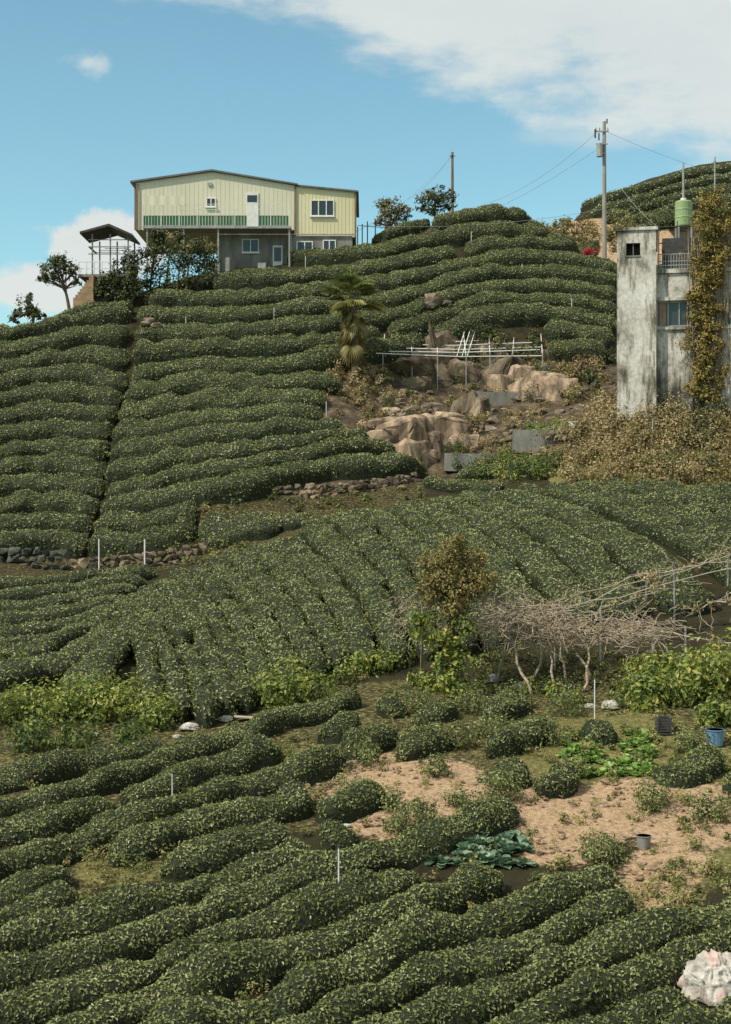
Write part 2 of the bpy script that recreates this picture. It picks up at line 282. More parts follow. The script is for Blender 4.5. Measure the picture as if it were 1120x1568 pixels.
def hedgerows(name,lines,hh,stp,dens,lsize,wr=(.8,1.9),wf=.9,cut=None,wig=4,gapn=0.0,seed=1,lump=.22,wfix=None,tm=.5,PR=PR1,lev=.75):
    r=np.random.default_rng(seed); rows=[]
    for ln,(uv) in enumerate(lines):
        uv=np.array(uv,float); t=np.linspace(0,1,90); s=np.r_[0,np.cumsum(np.linalg.norm(np.diff(uv,axis=0),axis=1))]; s/=s[-1]
        u=np.interp(t,s,uv[:,0]); v=np.interp(t,s,uv[:,1]); uvs=smooth(np.stack([u,v],-1),20)
        q=np.stack([uvs[:,0]/110.,uvs[:,1]/160.+ln*.1,0*u+seed],-1); uvs[:,1]+=(fbm(q,1,2)-.5)*2*wig
        P,ok=ray(uvs[:,0],uvs[:,1],hh*.6)
        P=P[ok]; uvs=uvs[ok]
        if len(P)<8: continue
        P=smooth(P,6); P,uvs=resample(P,uvs,stp); rows.append((ln,P,uvs))
    parts=[];LP=[];LN=[];TT=[]
    for i,(ln,P,uvs) in enumerate(rows):
        sp=[]
        for j in (i-1,i+1):
            if 0<=j<len(rows):
                D=np.linalg.norm(P[:,None,:2]-rows[j][1][None,:,:2],axis=-1).min(1); sp.append(D)
        wd=np.minimum.reduce(sp) if sp else np.full(len(P),1.2)
        if len(sp)==2: wd=np.minimum((sp[0]+sp[1])/2,wd*1.25)
        wd=np.clip(wd,*wr)*wf
        if wfix: wd=np.full(len(P),wfix)
        wd=smooth(wd[:,None],5)[:,0]
        keep=np.ones(len(P),bool)
        if cut is not None: keep&=~cut(uvs,P)
        if gapn>0: keep&=vn(np.stack([P[:,0],P[:,1],0*P[:,0]],-1),.8)>gapn
        segs=[];s0=None
        for k in range(len(P)+1):
            if k<len(P) and keep[k]:
                if s0 is None: s0=k
            elif s0 is not None:
                if k-s0>=4: segs.append((s0,k))
                s0=None
        for (a,b_) in segs:
            Q=P[a:b_]; wq=wd[a:b_]; m=len(Q)
            T=np.gradient(Q[:,:2],axis=0); T=unit(T); Nn=np.stack([-T[:,1],T[:,0]],-1)
            L=np.r_[0,np.cumsum(np.linalg.norm(np.diff(Q,axis=0),axis=1))]; e=np.minimum(L,L[-1]-L); er=np.minimum(.45,L[-1]/3)
            ef=np.sqrt(np.clip(1-(1-np.clip(e/er,0,1))**2,0,1))*.85+.15
            nn=vn(np.c_[Q[:,:2],np.full(m,ln*3.)],1.3)
            hs=hh*(1+(nn-.5)*lump*2)*(.35+.65*ef); ws=wq/2*(1+(vn(np.c_[Q[:,:2],np.full(m,9+ln*3.)],1.1)-.5)*lump*1.3)*ef
            xy=Q[:,None,:2]+Nn[:,None]*(PR[None,:,0]*ws[:,None])[...,None]
            hc=H(Q[:,0],Q[:,1])[:,None]; hl=H(xy[...,0],xy[...,1])
            zb=hc+lev*(hl-hc)
            z=np.where(PR[None,:,1]<0,hl-.15,zb+PR[None,:,1]*hs[:,None])
            V=np.concatenate([xy,z[...,None]],-1).reshape(-1,3)
            V+= (np.stack([fbm(V,2.3,2),fbm(V+31,2.3,2),fbm(V+77,2.3,2)],-1)-.5)*lump*.9
            k=len(PR); i0=np.arange(m-1)[:,None]*k; j0=np.arange(k-1)[None]
            Fq=np.stack([i0+j0,i0+k+j0,i0+k+j0+1,i0+j0+1],-1).reshape(-1,4)
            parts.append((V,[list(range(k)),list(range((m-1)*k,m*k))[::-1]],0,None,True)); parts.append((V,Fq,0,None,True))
            A4=V[Fq]; c=np.cross(A4[:,2]-A4[:,0],A4[:,3]-A4[:,1]); ar=np.linalg.norm(c,axis=1)/2; nrm=-unit(c)
            cen=A4.mean(1); mid=np.repeat(Q,k-1,axis=0)[:len(cen)]
            nrm=np.where(((cen-mid)*nrm).sum(1,keepdims=True)<0,-nrm,nrm)
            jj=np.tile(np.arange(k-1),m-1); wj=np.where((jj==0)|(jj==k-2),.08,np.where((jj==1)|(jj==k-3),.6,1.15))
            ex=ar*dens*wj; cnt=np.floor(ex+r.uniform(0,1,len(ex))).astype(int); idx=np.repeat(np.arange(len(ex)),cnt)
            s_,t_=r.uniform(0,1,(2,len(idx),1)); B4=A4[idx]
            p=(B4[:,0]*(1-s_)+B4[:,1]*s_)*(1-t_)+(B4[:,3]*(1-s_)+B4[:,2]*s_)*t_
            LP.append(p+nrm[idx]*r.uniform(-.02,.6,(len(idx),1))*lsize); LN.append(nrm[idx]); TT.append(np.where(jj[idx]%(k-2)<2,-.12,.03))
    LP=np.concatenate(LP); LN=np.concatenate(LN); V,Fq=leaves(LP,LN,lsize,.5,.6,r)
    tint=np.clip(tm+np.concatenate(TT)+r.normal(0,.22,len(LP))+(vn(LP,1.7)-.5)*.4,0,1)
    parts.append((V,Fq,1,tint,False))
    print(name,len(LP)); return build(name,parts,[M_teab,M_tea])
cu=[0,130,220,300,400,560,640,740,830,940]
cA=[400,376,380,380,378,355,342,323,333,346]
cS=[27,28,27.5,26,25.5,25.5,25.5,22.5,21.7,21.5]
def rv(u,k):
    a=np.interp(u,cu,cA); s=np.interp(u,cu,cS); w_=np.sin(u/95.+k*.35)*4+np.sin(u/41.+k*1.3)*1.8
    return a+k*s+w_
def gapu(v): return 212-(v-480)*84/380+4*math.sin(v/28)
RG={0:[(575,818)],1:[(440,850)],2:[(330,915)],3:[(222,945)],4:[(0,950)],5:[(0,945)],6:[(0,945)],7:[(0,945)],8:[(0,520),(835,940)],9:[(0,500),(840,930)],10:[(0,495)],11:[(0,530)],12:[(0,565)],13:[(0,605)],14:[(0,645)],15:[(0,300)],16:[(0,298)]}
hill=[]; 
for k,rg in RG.items():
    for (a,b_) in rg:
        if a==0: a=gapu(rv(180,k))+4
        us=np.linspace(a,b_,40); hill.append([(u,rv(u,k)+(16*math.exp(-(b_-u)/45.) if (k>=8 and b_<700) else 0)+(10*math.exp(-(u-a)/40.) if k>6 and a<230 else 0)) for u in us])
left=[]
for k in range(4,17):
    e=gapu(rv(180,k))-4; us=np.linspace(-70,e,25); left.append([(u,rv(u,k)-(10 if k<6 else 0)*max(0,(u-100)/110)-9*math.exp(-((u-60)/70)**2)+6+10*math.exp(-(e-u)/30.)*(k>6)) for u in us])
left.insert(0,[(60,497),(110,488),(160,478),(205,474)])
hedgerows('tea_hedge_rows',hill,.80,.3,110,.12,(1.0,2.5),.86,wig=7,seed=3,gapn=.04,lump=.28,lev=.6,tm=.53)
hedgerows('tea_hedge_rows',left,.80,.3,110,.12,(1.0,2.5),.86,wig=7,seed=4,gapn=.04,lump=.28,lev=.6,tm=.53)
far=[[(u,np.interp(u,[880,960,1050,1135],[318,292,267,256])+k*16) for u in np.linspace(a,1140,20)] for k,a in enumerate([890,905,925,940,945])]
hedgerows('tea_hedge_rows',far,.65,.6,26,.22,(1.4,5),.5,wig=5,seed=5,tm=.6)
S_=np.array([(185,925),(215,905),(260,885),(310,868),(360,850),(430,828),(520,797),(600,782),(650,768),(720,757),(800,752),(880,748),(960,747),(1040,745),(1110,744),(1160,744)],float)
E_=np.array([(235,1075),(310,1090),(365,1075),(420,1050),(490,1025),(560,1015),(650,1000),(740,980),(850,960),(980,935),(1150,905),(1150,872),(1150,842),(1150,815),(1150,790),(1150,765)],float)
fan=[]
tt=np.linspace(0,1,28); ti=np.linspace(0,1,len(S_))
for i,t in enumerate(tt):
    s=np.array([np.interp(t,ti,S_[:,0]),np.interp(t,ti,S_[:,1])]); e=np.array([np.interp(t,ti,E_[:,0]),np.interp(t,ti,E_[:,1])])
    m_=(s+e)/2+np.array([.10,-.13])*np.linalg.norm(e-s)
    fan.append([tuple((1-q)**2*s+2*q*(1-q)*m_+q*q*e) for q in np.linspace(0,1,16)])
hedgerows('tea_hedge_rows',fan,.6,.28,150,.09,(.6,1.9),.83,wig=7,seed=6,gapn=.09,lump=.26,tm=.56)
lm=[[(-40,900+k*19),(60,893+k*19),(140,884+k*17),(235-k*12,874+k*15)] for k in range(6)]
lm+=[[(-40,1016),(40,1005),(110,975),(165,950)],[(60,1030),(110,1010),(190,945)],[(120,1060),(160,1010),(200,960)],[(-40,1040),(30,1030),(80,1025)]]
hedgerows('tea_hedge_rows',lm,.55,.28,150,.09,(.6,1.6),.84,wig=3,seed=8,tm=.54)
stp=[[(650,735),(700,745),(760,750)],[(305,805),(380,800),(470,798)],[(310,825),(360,815),(430,806)],[(700,728),(760,722),(800,715)],[(470,806),(520,797),(600,785)]]
hedgerows('tea_hedge_rows',stp,.5,.3,110,.11,wfix=1.2,seed=9,tm=.56)
# foreground
def fv(u,s):
    k=(s-1190)/400.; return s+np.interp(u,[-40,0,250,500,750,1000,1160],[14,0,-62-20*k,-150-12*k,-255-10*k,-370+5*k,-440+10*k])+6*math.sin(u/75.+s*.02)
fgr=[];v0=1196;stepv=37
starts=[]
while v0<2080: starts.append(v0); v0+=stepv; stepv=min(stepv*1.055,60)
for s in starts:
    us=np.linspace(-60,1180,60); pts=[(u,fv(u,s)) for u in us]
    pts=[(u,v) for u,v in pts if v<1650 and v>np.interp(u,[0,300,420,520,620,760,900,960,1120],[1170,1125,1095,1068,1050,1065,1075,1120,1155])]
    if len(pts)>6: fgr.append(pts)
def cutfg(uv,P):
    e=inell(uv[:,0],uv[:,1]+8,HARD)>.42
    rnd=vn(np.c_[P[:,:2],0*P[:,0]],.9)
    sparse=(inell(uv[:,0],uv[:,1],[(720,1200,330,140),(1040,1260,130,160)])>.4)&(rnd>.62)
    return e|sparse|(rnd<.1)
hedgerows('tea_hedge_rows',fgr,.40,.2,600,.06,(.6,1.1),.71,cut=cutfg,wig=8,seed=11,lump=.36,tm=.5,PR=PR0)
# ---------------- foreground isolated bushes ----------------
def shrubs(name,cl,mat,twigs=True,seed=0,squash=.8,sub=.35):
    r=np.random.default_rng(seed); parts=[]
    for (u,v,rad,nl,ls,tm) in cl:
        g=G(u,v); c=g+[0,0,rad*.55]
        V,Fq,T=cloud([c],[rad],nl,ls,.55,sub,squash,.4,r,tm,.22); parts.append((V,Fq,0,T))
        if twigs:
            for _ in range(5):
                d=unit(r.normal(0,1,3)+[0,0,1.2])*rad; parts.append((*tube([g-[0,0,.1],g+d*.5+r.normal(0,.04,3),g+d],[.02,.012,.005],4,False),1))
    return build(name,parts,[mat,M_bark])
r=np.random.default_rng(21)
iso=[(545,1235,.42),(600,1240,.3),(670,1190,.3),(560,1170,.35),(640,1150,.42),(770,1230,.5),(740,1270,.42),(700,1240,.3),(1000,1240,.4),(925,1320,.38),(620,1280,.4),(650,1265,.35),(1060,1150,.4),(880,1190,.3),(1090,1255,.4),(720,1090,.5),(790,1085,.5),(870,1095,.5),(640,1090,.45),(760,1130,.45),(830,1140,.45),(700,1145,.4)]
shrubs('tea_shrub',[(u,v,a,int(2600*a),.062,.45) for u,v,a in iso],M_tea,seed=2)
wd=[(r.uniform(e[0]-e[2],e[0]+e[2]),r.uniform(e[1]-e[3],e[1]+e[3]),r.uniform(.10,.24),110,.06,r.uniform(.2,.8)) for e in GRAS for _ in range(20)]
wd+=[(r.uniform(e[0]-e[2],e[0]+e[2])*1.0,r.uniform(e[1]-e[3],e[1]+e[3]),r.uniform(.05,.13),40,.05,r.uniform(.2,.9)) for e in SOIL for _ in range(9)]
wd+=[(r.uniform(0,1120),r.uniform(1150,1560),r.uniform(.08,.2),60,.06,r.uniform(.2,.9)) for _ in range(260)]
wd+=[(r.uniform(280,1120),r.uniform(1040,1150),r.uniform(.08,.2),60,.07,r.uniform(.2,.8)) for _ in range(150)]
shrubs('weeds',wd,M_grass,False,5,.6,.5)
def rosettes(name,pts,size,nl,mat,seed):
    r=np.random.default_rng(seed); parts=[]
    for (u,v) in pts:
        g=G(u,v); s=size*r.uniform(.6,1.2)
        for i in range(nl):
            a=r.uniform(0,6.28); el=r.uniform(.25,1.3); d=np.array([math.cos(a)*math.cos(el),math.sin(a)*math.cos(el),math.sin(el)]); sd=np.array([-math.sin(a),math.cos(a),0])
            t=np.array([.1,.35,.65,.9,1.0]); wv=np.array([.05,.22,.34,.24,.03])*s; dr=-.35*t**2*s
            mid=g+d*s*t[:,None]+np.array([0,0,1])*dr[:,None]; 
            V=np.stack([mid-sd*wv[:,None]+[0,0,.08*s],mid-[0,0,.02*s],mid+sd*wv[:,None]+[0,0,.08*s]],1)+r.normal(0,.03*s,(5,3,3)); V=V.reshape(-1,3)
            i0=np.arange(4)[:,None]*3; j=np.arange(2)[None]; Fq=np.stack([i0+j,i0+j+1,i0+j+4,i0+j+3],-1).reshape(-1,4)
            parts.append((V,Fq,0,np.clip(r.normal(.5,.25),0,1),True))
    build(name,parts,[mat])
rosettes('leafy_greens',[(r.uniform(865,1005),r.uniform(1125,1195)) for _ in range(110)]+[(r.uniform(1060,1110),r.uniform(1150,1190)) for _ in range(8)]+[(r.uniform(835,880),r.uniform(1180,1215)) for _ in range(12)],.21,9,M_veg,3)
rosettes('cabbage_plants',[(r.uniform(700,805),r.uniform(1282,1328)) for _ in range(36)]+[(700,1328),(680,1325),(665,1325)],.25,11,M_cab,4)
# ---------------- vine bushes ----------------
def vinebush(name,cl,mat=M_vine,seed=0,ls=.12):
    return shrubs(name,[(u,v,a,int(n_*1.15),ls,tm) for u,v,a,n_,tm in cl],mat,True,seed,.75,.38)
vinebush('grape_vines',[(85,1105,.75,1000,.5),(130,1100,.85,1100,.5),(180,1105,.8,1000,.55),(235,1115,.65,800,.45),(40,1100,.65,700,.35),(20,1035,.5,400,.45),(5,1110,.75,700,.3),(50,1150,.6,600,.1),(120,1150,.6,600,.1),(200,1150,.5,450,.1),(65,1035,.3,200,.5)],seed=31)
vinebush('vine_shrub',[(430,1085,.72,950,.45),(475,1075,.6,600,.4),(405,1075,.55,500,.5),(440,1055,.6,450,.5)],seed=32)
vinebush('vine_shrub',[(545,1035,.5,420,.5),(585,1030,.5,450,.5),(610,1020,.45,380,.6),(515,1045,.4,300,.45)],seed=33)
vinebush('vine_shrub',[(990,1085,.7,800,.5),(1060,1075,.9,1200,.55),(1110,1060,1.0,1300,.55),(1010,1045,.6,550,.5),(1100,1115,.5,500,.4),(980,1035,.5,400,.6)],seed=34,ls=.15)
vinebush('vine_shrub',[(850,1070,.3,260,.5),(880,1080,.3,260,.5),(810,1060,.25,200,.6),(640,1050,.3,200,.5),(740,1060,.3,200,.5)],seed=35,ls=.12)
# ---------------- trees ----------------
def tree(name,base,top,trunk_r,crowns,leaf,ls,nl,seed,bark=M_bark,bend=.3,sub=.33,tm=.5,nb=None,asp=.5):
    r=np.random.default_rng(seed); parts=[]; base=np.array(base,float); top=np.array(top,float)
    t=np.linspace(0,1,8)[:,None]; tr=base*(1-t)+top*t+np.sin(t*3.1)*r.normal(0,bend*.5,3)*[1,1,0]
    tr[0,2]-=.3; parts.append((*tube(tr,trunk_r*(1-.6*t[:,0]),8,False),1,None,True))
    for (c,rad) in crowns:
        c=np.array(c,float); rad=np.broadcast_to(rad,3)
        i=int(np.clip(3+r.integers(0,4),0,7)); s=tr[i]
        for _ in range(nb or 4):
            e=c+r.normal(0,.4,3)*rad; mid=(s+e)/2+r.normal(0,.12,3)*rad; q=np.linspace(0,1,6)[:,None]
            parts.append((*tube((1-q)**2*s+2*q*(1-q)*mid+q*q*e,trunk_r*.45*(1-.8*q[:,0]),5,False),1,None,True))
        n_=int(nl*rad.mean()**2); V,Fq,T=cloud([c],[rad],n_,ls,asp,sub,1,.35,r,tm,.22); parts.append((V,Fq,0,T))
    return build(name,parts,[leaf,bark])
def crs(lst,y,r=np.random.default_rng(5)):
    return [(W(u,v,y+r.uniform(-.3,.3)),a/F0*y) for u,v,a in lst]
tree('tree',G(715,1060),W(700,900,36),.07,crs([(690,860,36),(668,880,32),(715,865,34),(725,895,28),(700,842,24),(690,900,36),(660,905,24),(745,885,18),(700,935,24),(650,860,14),(735,850,14)],36),M_olive,.10,3600,41,tm=.5)
vinebush('climbing_vine',[(700,1070,.42,420,.6),(665,1060,.35,300,.65),(690,1050,.4,300,.6),(735,1020,.3,150,.3)],seed=42,ls=.13)
rr_=np.random.default_rng(3)
V,Fq,T=cloud([W(u,v,35.6) for u,v in [(665,975),(700,985),(680,1010),(710,960),(650,960),(640,945),(690,1035),(705,1015)]],[.36]*8,170,.13,.7,.45,1,.3,rr_,.45,.25)
build('climbing_vine',[(V,Fq,0,T)],[M_vine])
tree('tree',W(108,485,90),W(95,425,90),.13,crs([(95,408,18),(75,415,18),(112,415,15),(65,425,11),(118,428,9),(85,400,12)],90),M_tree,.2,900,43,tm=.45)
tree('tree',W(50,495,89),W(42,465,89),.1,crs([(40,468,16),(52,478,14),(28,478,12),(62,482,10),(20,488,10),(45,455,8)],89),M_tree,.2,900,44,tm=.45)
tree('tree',W(600,365,101),W(600,325,101),.12,crs([(600,315,16),(585,325,16),(615,322,15),(600,335,20),(578,338,10),(626,335,8)],101),M_olive,.22,600,45,tm=.35)
tree('tree',W(668,345,102),W(668,305,102),.12,crs([(668,298,16),(652,305,14),(685,302,14),(665,315,18),(692,315,10),(645,318,8)],102),M_tree,.22,600,46,tm=.5)
r=np.random.default_rng(9)
cs=[];rs=[]
for u,v,a in [(255,375,24),(285,385,26),(310,380,22),(230,385,22),(270,400,28),(240,420,24),(300,405,24),(320,400,16),(205,395,18),(190,415,20),(215,435,20),(260,440,22),(180,440,18),(290,430,20),(165,425,12),(240,362,12),(275,362,10),(200,452,14),(320,425,18),(170,455,14),(240,450,18)]:
    cs.append(W(u,v,92.5+r.uniform(-.8,.6))); rs.append(a/F0*92)
for u,v,a in [(160,430,12),(175,425,14),(190,430,14),(165,450,12),(185,455,14),(200,415,14),(205,440,16),(150,445,8)]:
    cs.append(W(u,v,89.6)); rs.append(a/F0*90)
V,Fq,T=cloud(cs,rs,480,.19,.6,.35,.9,.4,r,.38,.22)
p=[(V,Fq,0,T)]
for c in cs[:10]: p.append((*tube([c-[0,0,2.5],c+[.2,0,-.6],c+[.3,0,.6]],[.08,.05,.02],5,False),1))
build('tree_thicket',p,[M_tree,M_bark])
V,Fq,T=cloud([W(268,368,91.5),W(290,378,91.5),(W(322,372,91.8))],[.5,.45,.4],120,.16,.6,.4,1,.3,r,.5,.2); build('flowering_shrub',[(V,Fq,0,T)],[M_olive])
# palm
pr=np.random.default_rng(12); pt=W(540,452,81.); pb=np.array([pt[0]+.15,81.,H(pt[0],81.)])
parts=[(*tube([pb-[0,0,.3],(pb+pt)/2+[.1,0,0],pt],[.24,.2,.15],10,False),1,None,True)]
def frond(o,d,L,tm,m):
    side=unit(np.cross(d,[0,0,1.])); up=np.cross(side,d)
    q=np.linspace(0,1,5)[:,None]; st_=o+d*L*.5*q+np.array([0,0,-1])*.12*L*q*q
    parts.append((*tube(st_,[.025,.02,.02,.015,.012],4,False),m)); c=st_[-1]
    for a in np.linspace(-1.5,1.5,17):
        dd_=d*math.cos(a)+side*math.sin(a); bl=L*.62*(.75+.25*math.cos(a)); w_=np.cross(dd_,up)*.045
        e1=c+dd_*bl*.6; e2=c+dd_*bl+np.array([0,0,-.28*bl])
        V=np.array([c-w_*.3,c+w_*.3,e1+w_,e2,e1-w_]); parts.append((V,[[0,1,2,3,4]],m,np.clip(pr.normal(tm,.15),0,1)))
for i in range(38):
    a=pr.uniform(0,6.28); el=pr.uniform(-.45,1.4); d=np.array([math.cos(a)*math.cos(el),math.sin(a)*math.cos(el),math.sin(el)]); frond(pt,d,pr.uniform(1.25,1.9),.5 if el>0 else .8,0)
for i in range(30):
    a=pr.uniform(0,6.28); el=pr.uniform(-1.4,-.9); d=np.array([math.cos(a)*math.cos(el),math.sin(a)*math.cos(el),math.sin(el)]); frond(pt-[0,0,pr.uniform(.1,2.6)],d,pr.uniform(1.1,1.6),.35,2)
build('palm_tree',parts,[M_palm,M_bark,M_olive])
# ---------------- rocks ----------------
import bmesh
def hull(seed,k=14):
    r=np.random.default_rng(seed); bm=bmesh.new()
    for p_ in r.uniform(-1,1,(k,3)): bm.verts.new(p_)
    bmesh.ops.convex_hull(bm,input=bm.verts[:]); 
    bmesh.ops.delete(bm,geom=[v for v in bm.verts if not v.link_faces],context='VERTS')
    bmesh.ops.bevel(bm,geom=bm.edges[:],offset=.06,segments=1,affect='EDGES')
    bmesh.ops.triangulate(bm,faces=bm.faces[:]); 
    bmesh.ops.subdivide_edges(bm,edges=[e for e in bm.edges if e.calc_length()>.5],cuts=2,use_grid_fill=True); bmesh.ops.triangulate(bm,faces=bm.faces[:])
    bm.verts.index_update()
    V=np.array([v.co[:] for v in bm.verts]); Fq=np.array([[v.index for v in f.verts] for f in bm.faces]); bm.free()
    V=V+(np.stack([fbm(V+seed,2.2,3),fbm(V+9+seed,2.2,3),fbm(V+23,2.2,3)],-1)-.5)*.35
    return V,Fq
HL=[hull(i) for i in range(14)]
def rock(c,s,r,m=0,rot=True):
    V,Fq=HL[r.integers(0,14)]; a=r.uniform(0,6.28); ca,sa=math.cos(a),math.sin(a); R=np.array([[ca,-sa,0],[sa,ca,0],[0,0,1]])
    return (V@R.T*np.broadcast_to(s,3)+c,Fq,m)
r=np.random.default_rng(17); parts=[]
big=[(620,575,2.1),(660,565,2.4),(700,560,2.4),(740,565,2.2),(770,580,1.8),(640,600,1.5),(690,595,1.7),(605,680,2.3),(640,695,2.7),(670,690,2.5),(690,710,2.0),(600,660,1.8),(800,605,1.8),(835,610,2.0),(855,615,1.7),(780,600,1.6),(712,690,1.6),(720,640,1.7),(740,640,1.6),(650,655,1.6),(600,645,.9),(865,600,1.3),(650,715,1.8),(680,655,1.3),(760,635,1.0),(590,580,1.2),(720,585,1.8),(620,715,1.8),(585,690,1.5),(810,585,1.4),(665,580,2.0),(620,700,2.2)]
for u,v,s in big:
    g=G(u,v); parts.append(rock(g+[0,.65*s,-.05*s],[s*r.uniform(.8,1.1),s*.8,s*r.uniform(.75,1.1)],r,2 if (v>640 or u>775) else 0))
for _ in range(90):
    u=r.uniform(560,900); v=r.uniform(600,690); 
    s=r.uniform(.10,.38); parts.append(rock(G(u,v)+[0,0,.05],[s*1.3,s,s*.7],r,1))
for u,v,s in [(672,470,.8),(662,478,.5),(680,474,.4),(232,503,.5),(240,508,.35),(225,506,.35)]: parts.append(rock(G(u,v,.4)+[0,-.5,.7],[s,s*.7,s*.55],r,1))
build('rock_outcrop',parts,[M_rock,M_rock2,M_rockt])
def stonewall(name,pts,courses,s,seed,mat=M_rock2,y=None):
    r=np.random.default_rng(seed); parts=[]
    P=np.array(pts,float)
    L=np.r_[0,np.cumsum(np.linalg.norm(np.diff(P,axis=0),axis=1))]; n_=int(L[-1]/(s*1.5))
    for k in range(courses):
        for i in range(n_):
            t=(i+.5*(k%2)+r.uniform(-.2,.2))/n_*L[-1]; c=np.array([np.interp(t,L,P[:,j]) for j in range(3)])
            q=s*r.uniform(.75,1.15); parts.append(rock(c+[0,.12*k+r.uniform(-.08,.08),k*s*1.15+r.uniform(-.05,.05)],[q*1.05,q*.8,q*.75],r))
    build(name,parts,[mat])
stonewall('stone_retaining_wall',[W(308,792,67.2),W(400,790,67.3),W(520,784,67.5),W(600,774,68.2),W(640,767,68.6)],6,.22,1,M_rock)
stonewall('stone_retaining_wall',[W(-60,880,64.6),W(20,878,64.4),W(105,880,64.3)],4,.28,2,surf('mossy_stone',[(.03,.035,.025),(.10,.10,.08)],3,rough=.9))
stonewall('stone_retaining_wall',[W(110,880,64.2),W(240,868,64),W(360,845,64)],3,.24,3,M_rock)
stonewall('rubble_stones',[W(985,950,42.),W(1040,945,42.)],2,.16,6,M_rock2)
stonewall('stone_retaining_wall',[G(600,648)+[0,-.4,0],G(670,636)+[0,-.4,0]],3,.22,4)
stonewall('stone_retaining_wall',[G(780,675)+[0,-.4,.1],G(880,672)+[0,-.4,.1]],2,.22,5)
# low concrete ledges on the outcrop
cl_=empty('concrete_terrace_wall')
for i,(u,v,L_w,hh_) in enumerate([(830,672,3.2,.35),(715,700,2.4,.12),(760,612,2.6,.3)]):
    g=G(u,v); ob=build('ledge_%d'%i,[(*box(-L_w/2,L_w/2,-.35,.35,-.8,hh_),0)],[M_conc],cl_); ob.location=g+[0,-.9,0]; ob.rotation_euler=(0,.02,.12*(i-1))
def bank(name,k,reg,rad,nl,ls,mat,tm,seed,test=None):
    r=np.random.default_rng(seed); cl=[]
    while len(cl)<k:
        u=r.uniform(reg[0],reg[1]); v=r.uniform(reg[2],reg[3])
        if test and not test(u,v): continue
        cl.append((u,v,r.uniform(*rad),nl,ls,r.uniform(tm-.25,tm+.25)))
    return shrubs(name,cl,mat,True,seed,.8,.4)
tb=lambda u,v: v>np.interp(u,[840,900,950,1120],[700,650,615,600])
bank('dry_shrubs',170,(850,1160,600,742),(.5,1.0),300,.13,M_dry,.55,51,tb)
bank('green_shrubs',26,(980,1160,620,735),(.5,1.0),280,.15,M_tree,.5,52,tb)
bank('green_shrubs',22,(850,1160,620,740),(.4,.8),240,.13,M_olive,.5,66,tb)
bank('dry_shrubs',120,(495,870,560,735),(.2,.55),140,.12,M_dry,.5,53,lambda u,v: not(600<u<740 and v<600) and not (v>665 and u<700) and not (v>u*.6+330))
bank('green_shrubs',60,(560,900,520,745),(.25,.7),170,.13,M_grass,.35,54,lambda u,v: not (v>660 and u<690) )
bank('green_shrubs',24,(690,850,690,742),(.4,.75),280,.14,M_vine,.2,55)
bank('green_shrubs',14,(775,880,655,680),(.2,.4),160,.12,M_veg,.5,56)
bank('creeping_plants',46,(590,830,505,558),(.3,.65),160,.14,M_tree,.45,57)
bank('dry_shrubs',30,(850,930,560,620),(.3,.7),150,.15,M_dry,.35,58)
bank('green_shrubs',20,(880,945,395,600),(.3,.6),150,.16,M_tree,.5,59,lambda u,v:u>925 or v>560)
bank('green_shrubs',24,(820,960,345,385),(.5,1.1),200,.22,M_olive,.4,60)
bank('dry_shrubs',34,(480,560,560,640),(.2,.6),140,.14,M_dry,.4,61,lambda u,v: v<u*.9+130)
bank('green_shrubs',12,(940,1120,325,352),(.8,1.3),220,.24,M_tree,.5,63)
V,Fq,T=cloud([W(905,383,97),W(898,388,97)],[.45,.35],160,.14,.6,.4,1,.3,r,.5,.2); build('red_flowers',[(V,Fq,0,T)],[M_red])
bank('dry_grass',80,(110,380,835,868),(.15,.35),90,.12,M_grass,.45,64)
bank('dry_grass',80,(300,650,750,805),(.15,.3),80,.12,M_grass,.45,65)
# ---------------- hillside house ----------------
def part(par,name,v,f,mat): return build(name,[(v,f,0)],[mat],par)
def window(par,nm,x0,x1,z0,z1,y,fr=M_white,mull=1,t=.07):
    b_=[(x0,x1,y-.06,y+.02,z1-t,z1),(x0,x1,y-.06,y+.02,z0,z0+t),(x0,x0+t,y-.06,y+.02,z0+t,z1-t),(x1-t,x1,y-.06,y+.02,z0+t,z1-t)]
    for i in range(mull):
        xm=x0+(x1-x0)*(i+1)/(mull+1); b_.append((xm-t/2,xm+t/2,y-.055,y+.02,z0+t,z1-t))
    part(par,nm+'_frame',*boxes(b_),fr); part(par,nm+'_glass',*box(x0+t,x1-t,y-.02,y+.01,z0+t,z1-t),M_glass)
    part(par,nm+'_sill',*box(x0-.06,x1+.06,y-.12,y+.01,z0-.07,z0-.002),fr)
def ux(u,y): return (u-560)/F0*y
def vz(v,y): return (784-v)/F0*y
hs=empty('hillside_house'); Y=97.
xl,xm,xr=ux(207,Y),ux(452,Y),ux(545,Y); zb=vz(352,Y); zl,zp,zm=vz(280,Y),vz(263,Y),vz(284,Y); xp=ux(325,Y)
part(hs,'walls',*prism([(xl,zb),(xm,zb),(xm,zm),(xp,zp),(xl,zl)],Y,Y+9),M_cream)
zr=vz(294,Y); zb2=vz(363,Y)
part(hs,'annex_walls',*prism([(xm+.01,zb2),(xr,zb2),(xr,zr),(xm+.01,vz(285,Y))],Y+.05,Y+8),M_yel)
def roofz(x): return np.interp(x,[xl,xp,xm],[zl,zp,zm])
rib=[(x,x+.03,Y-.012,Y+.01,zb,float(roofz(x))-.02) for x in np.arange(xl+.1,xm-.1,.3)]; part(hs,'cladding_ribs',*boxes(rib),M_cream)
rib=[(x,x+.035,Y+.034,Y+.06,zb2,float(np.interp(x,[xm,xr],[vz(285,Y),zr]))-.02) for x in np.arange(xm+.15,xr-.1,.25)]; part(hs,'annex_ribs',*boxes(rib),M_yel)
t=.1
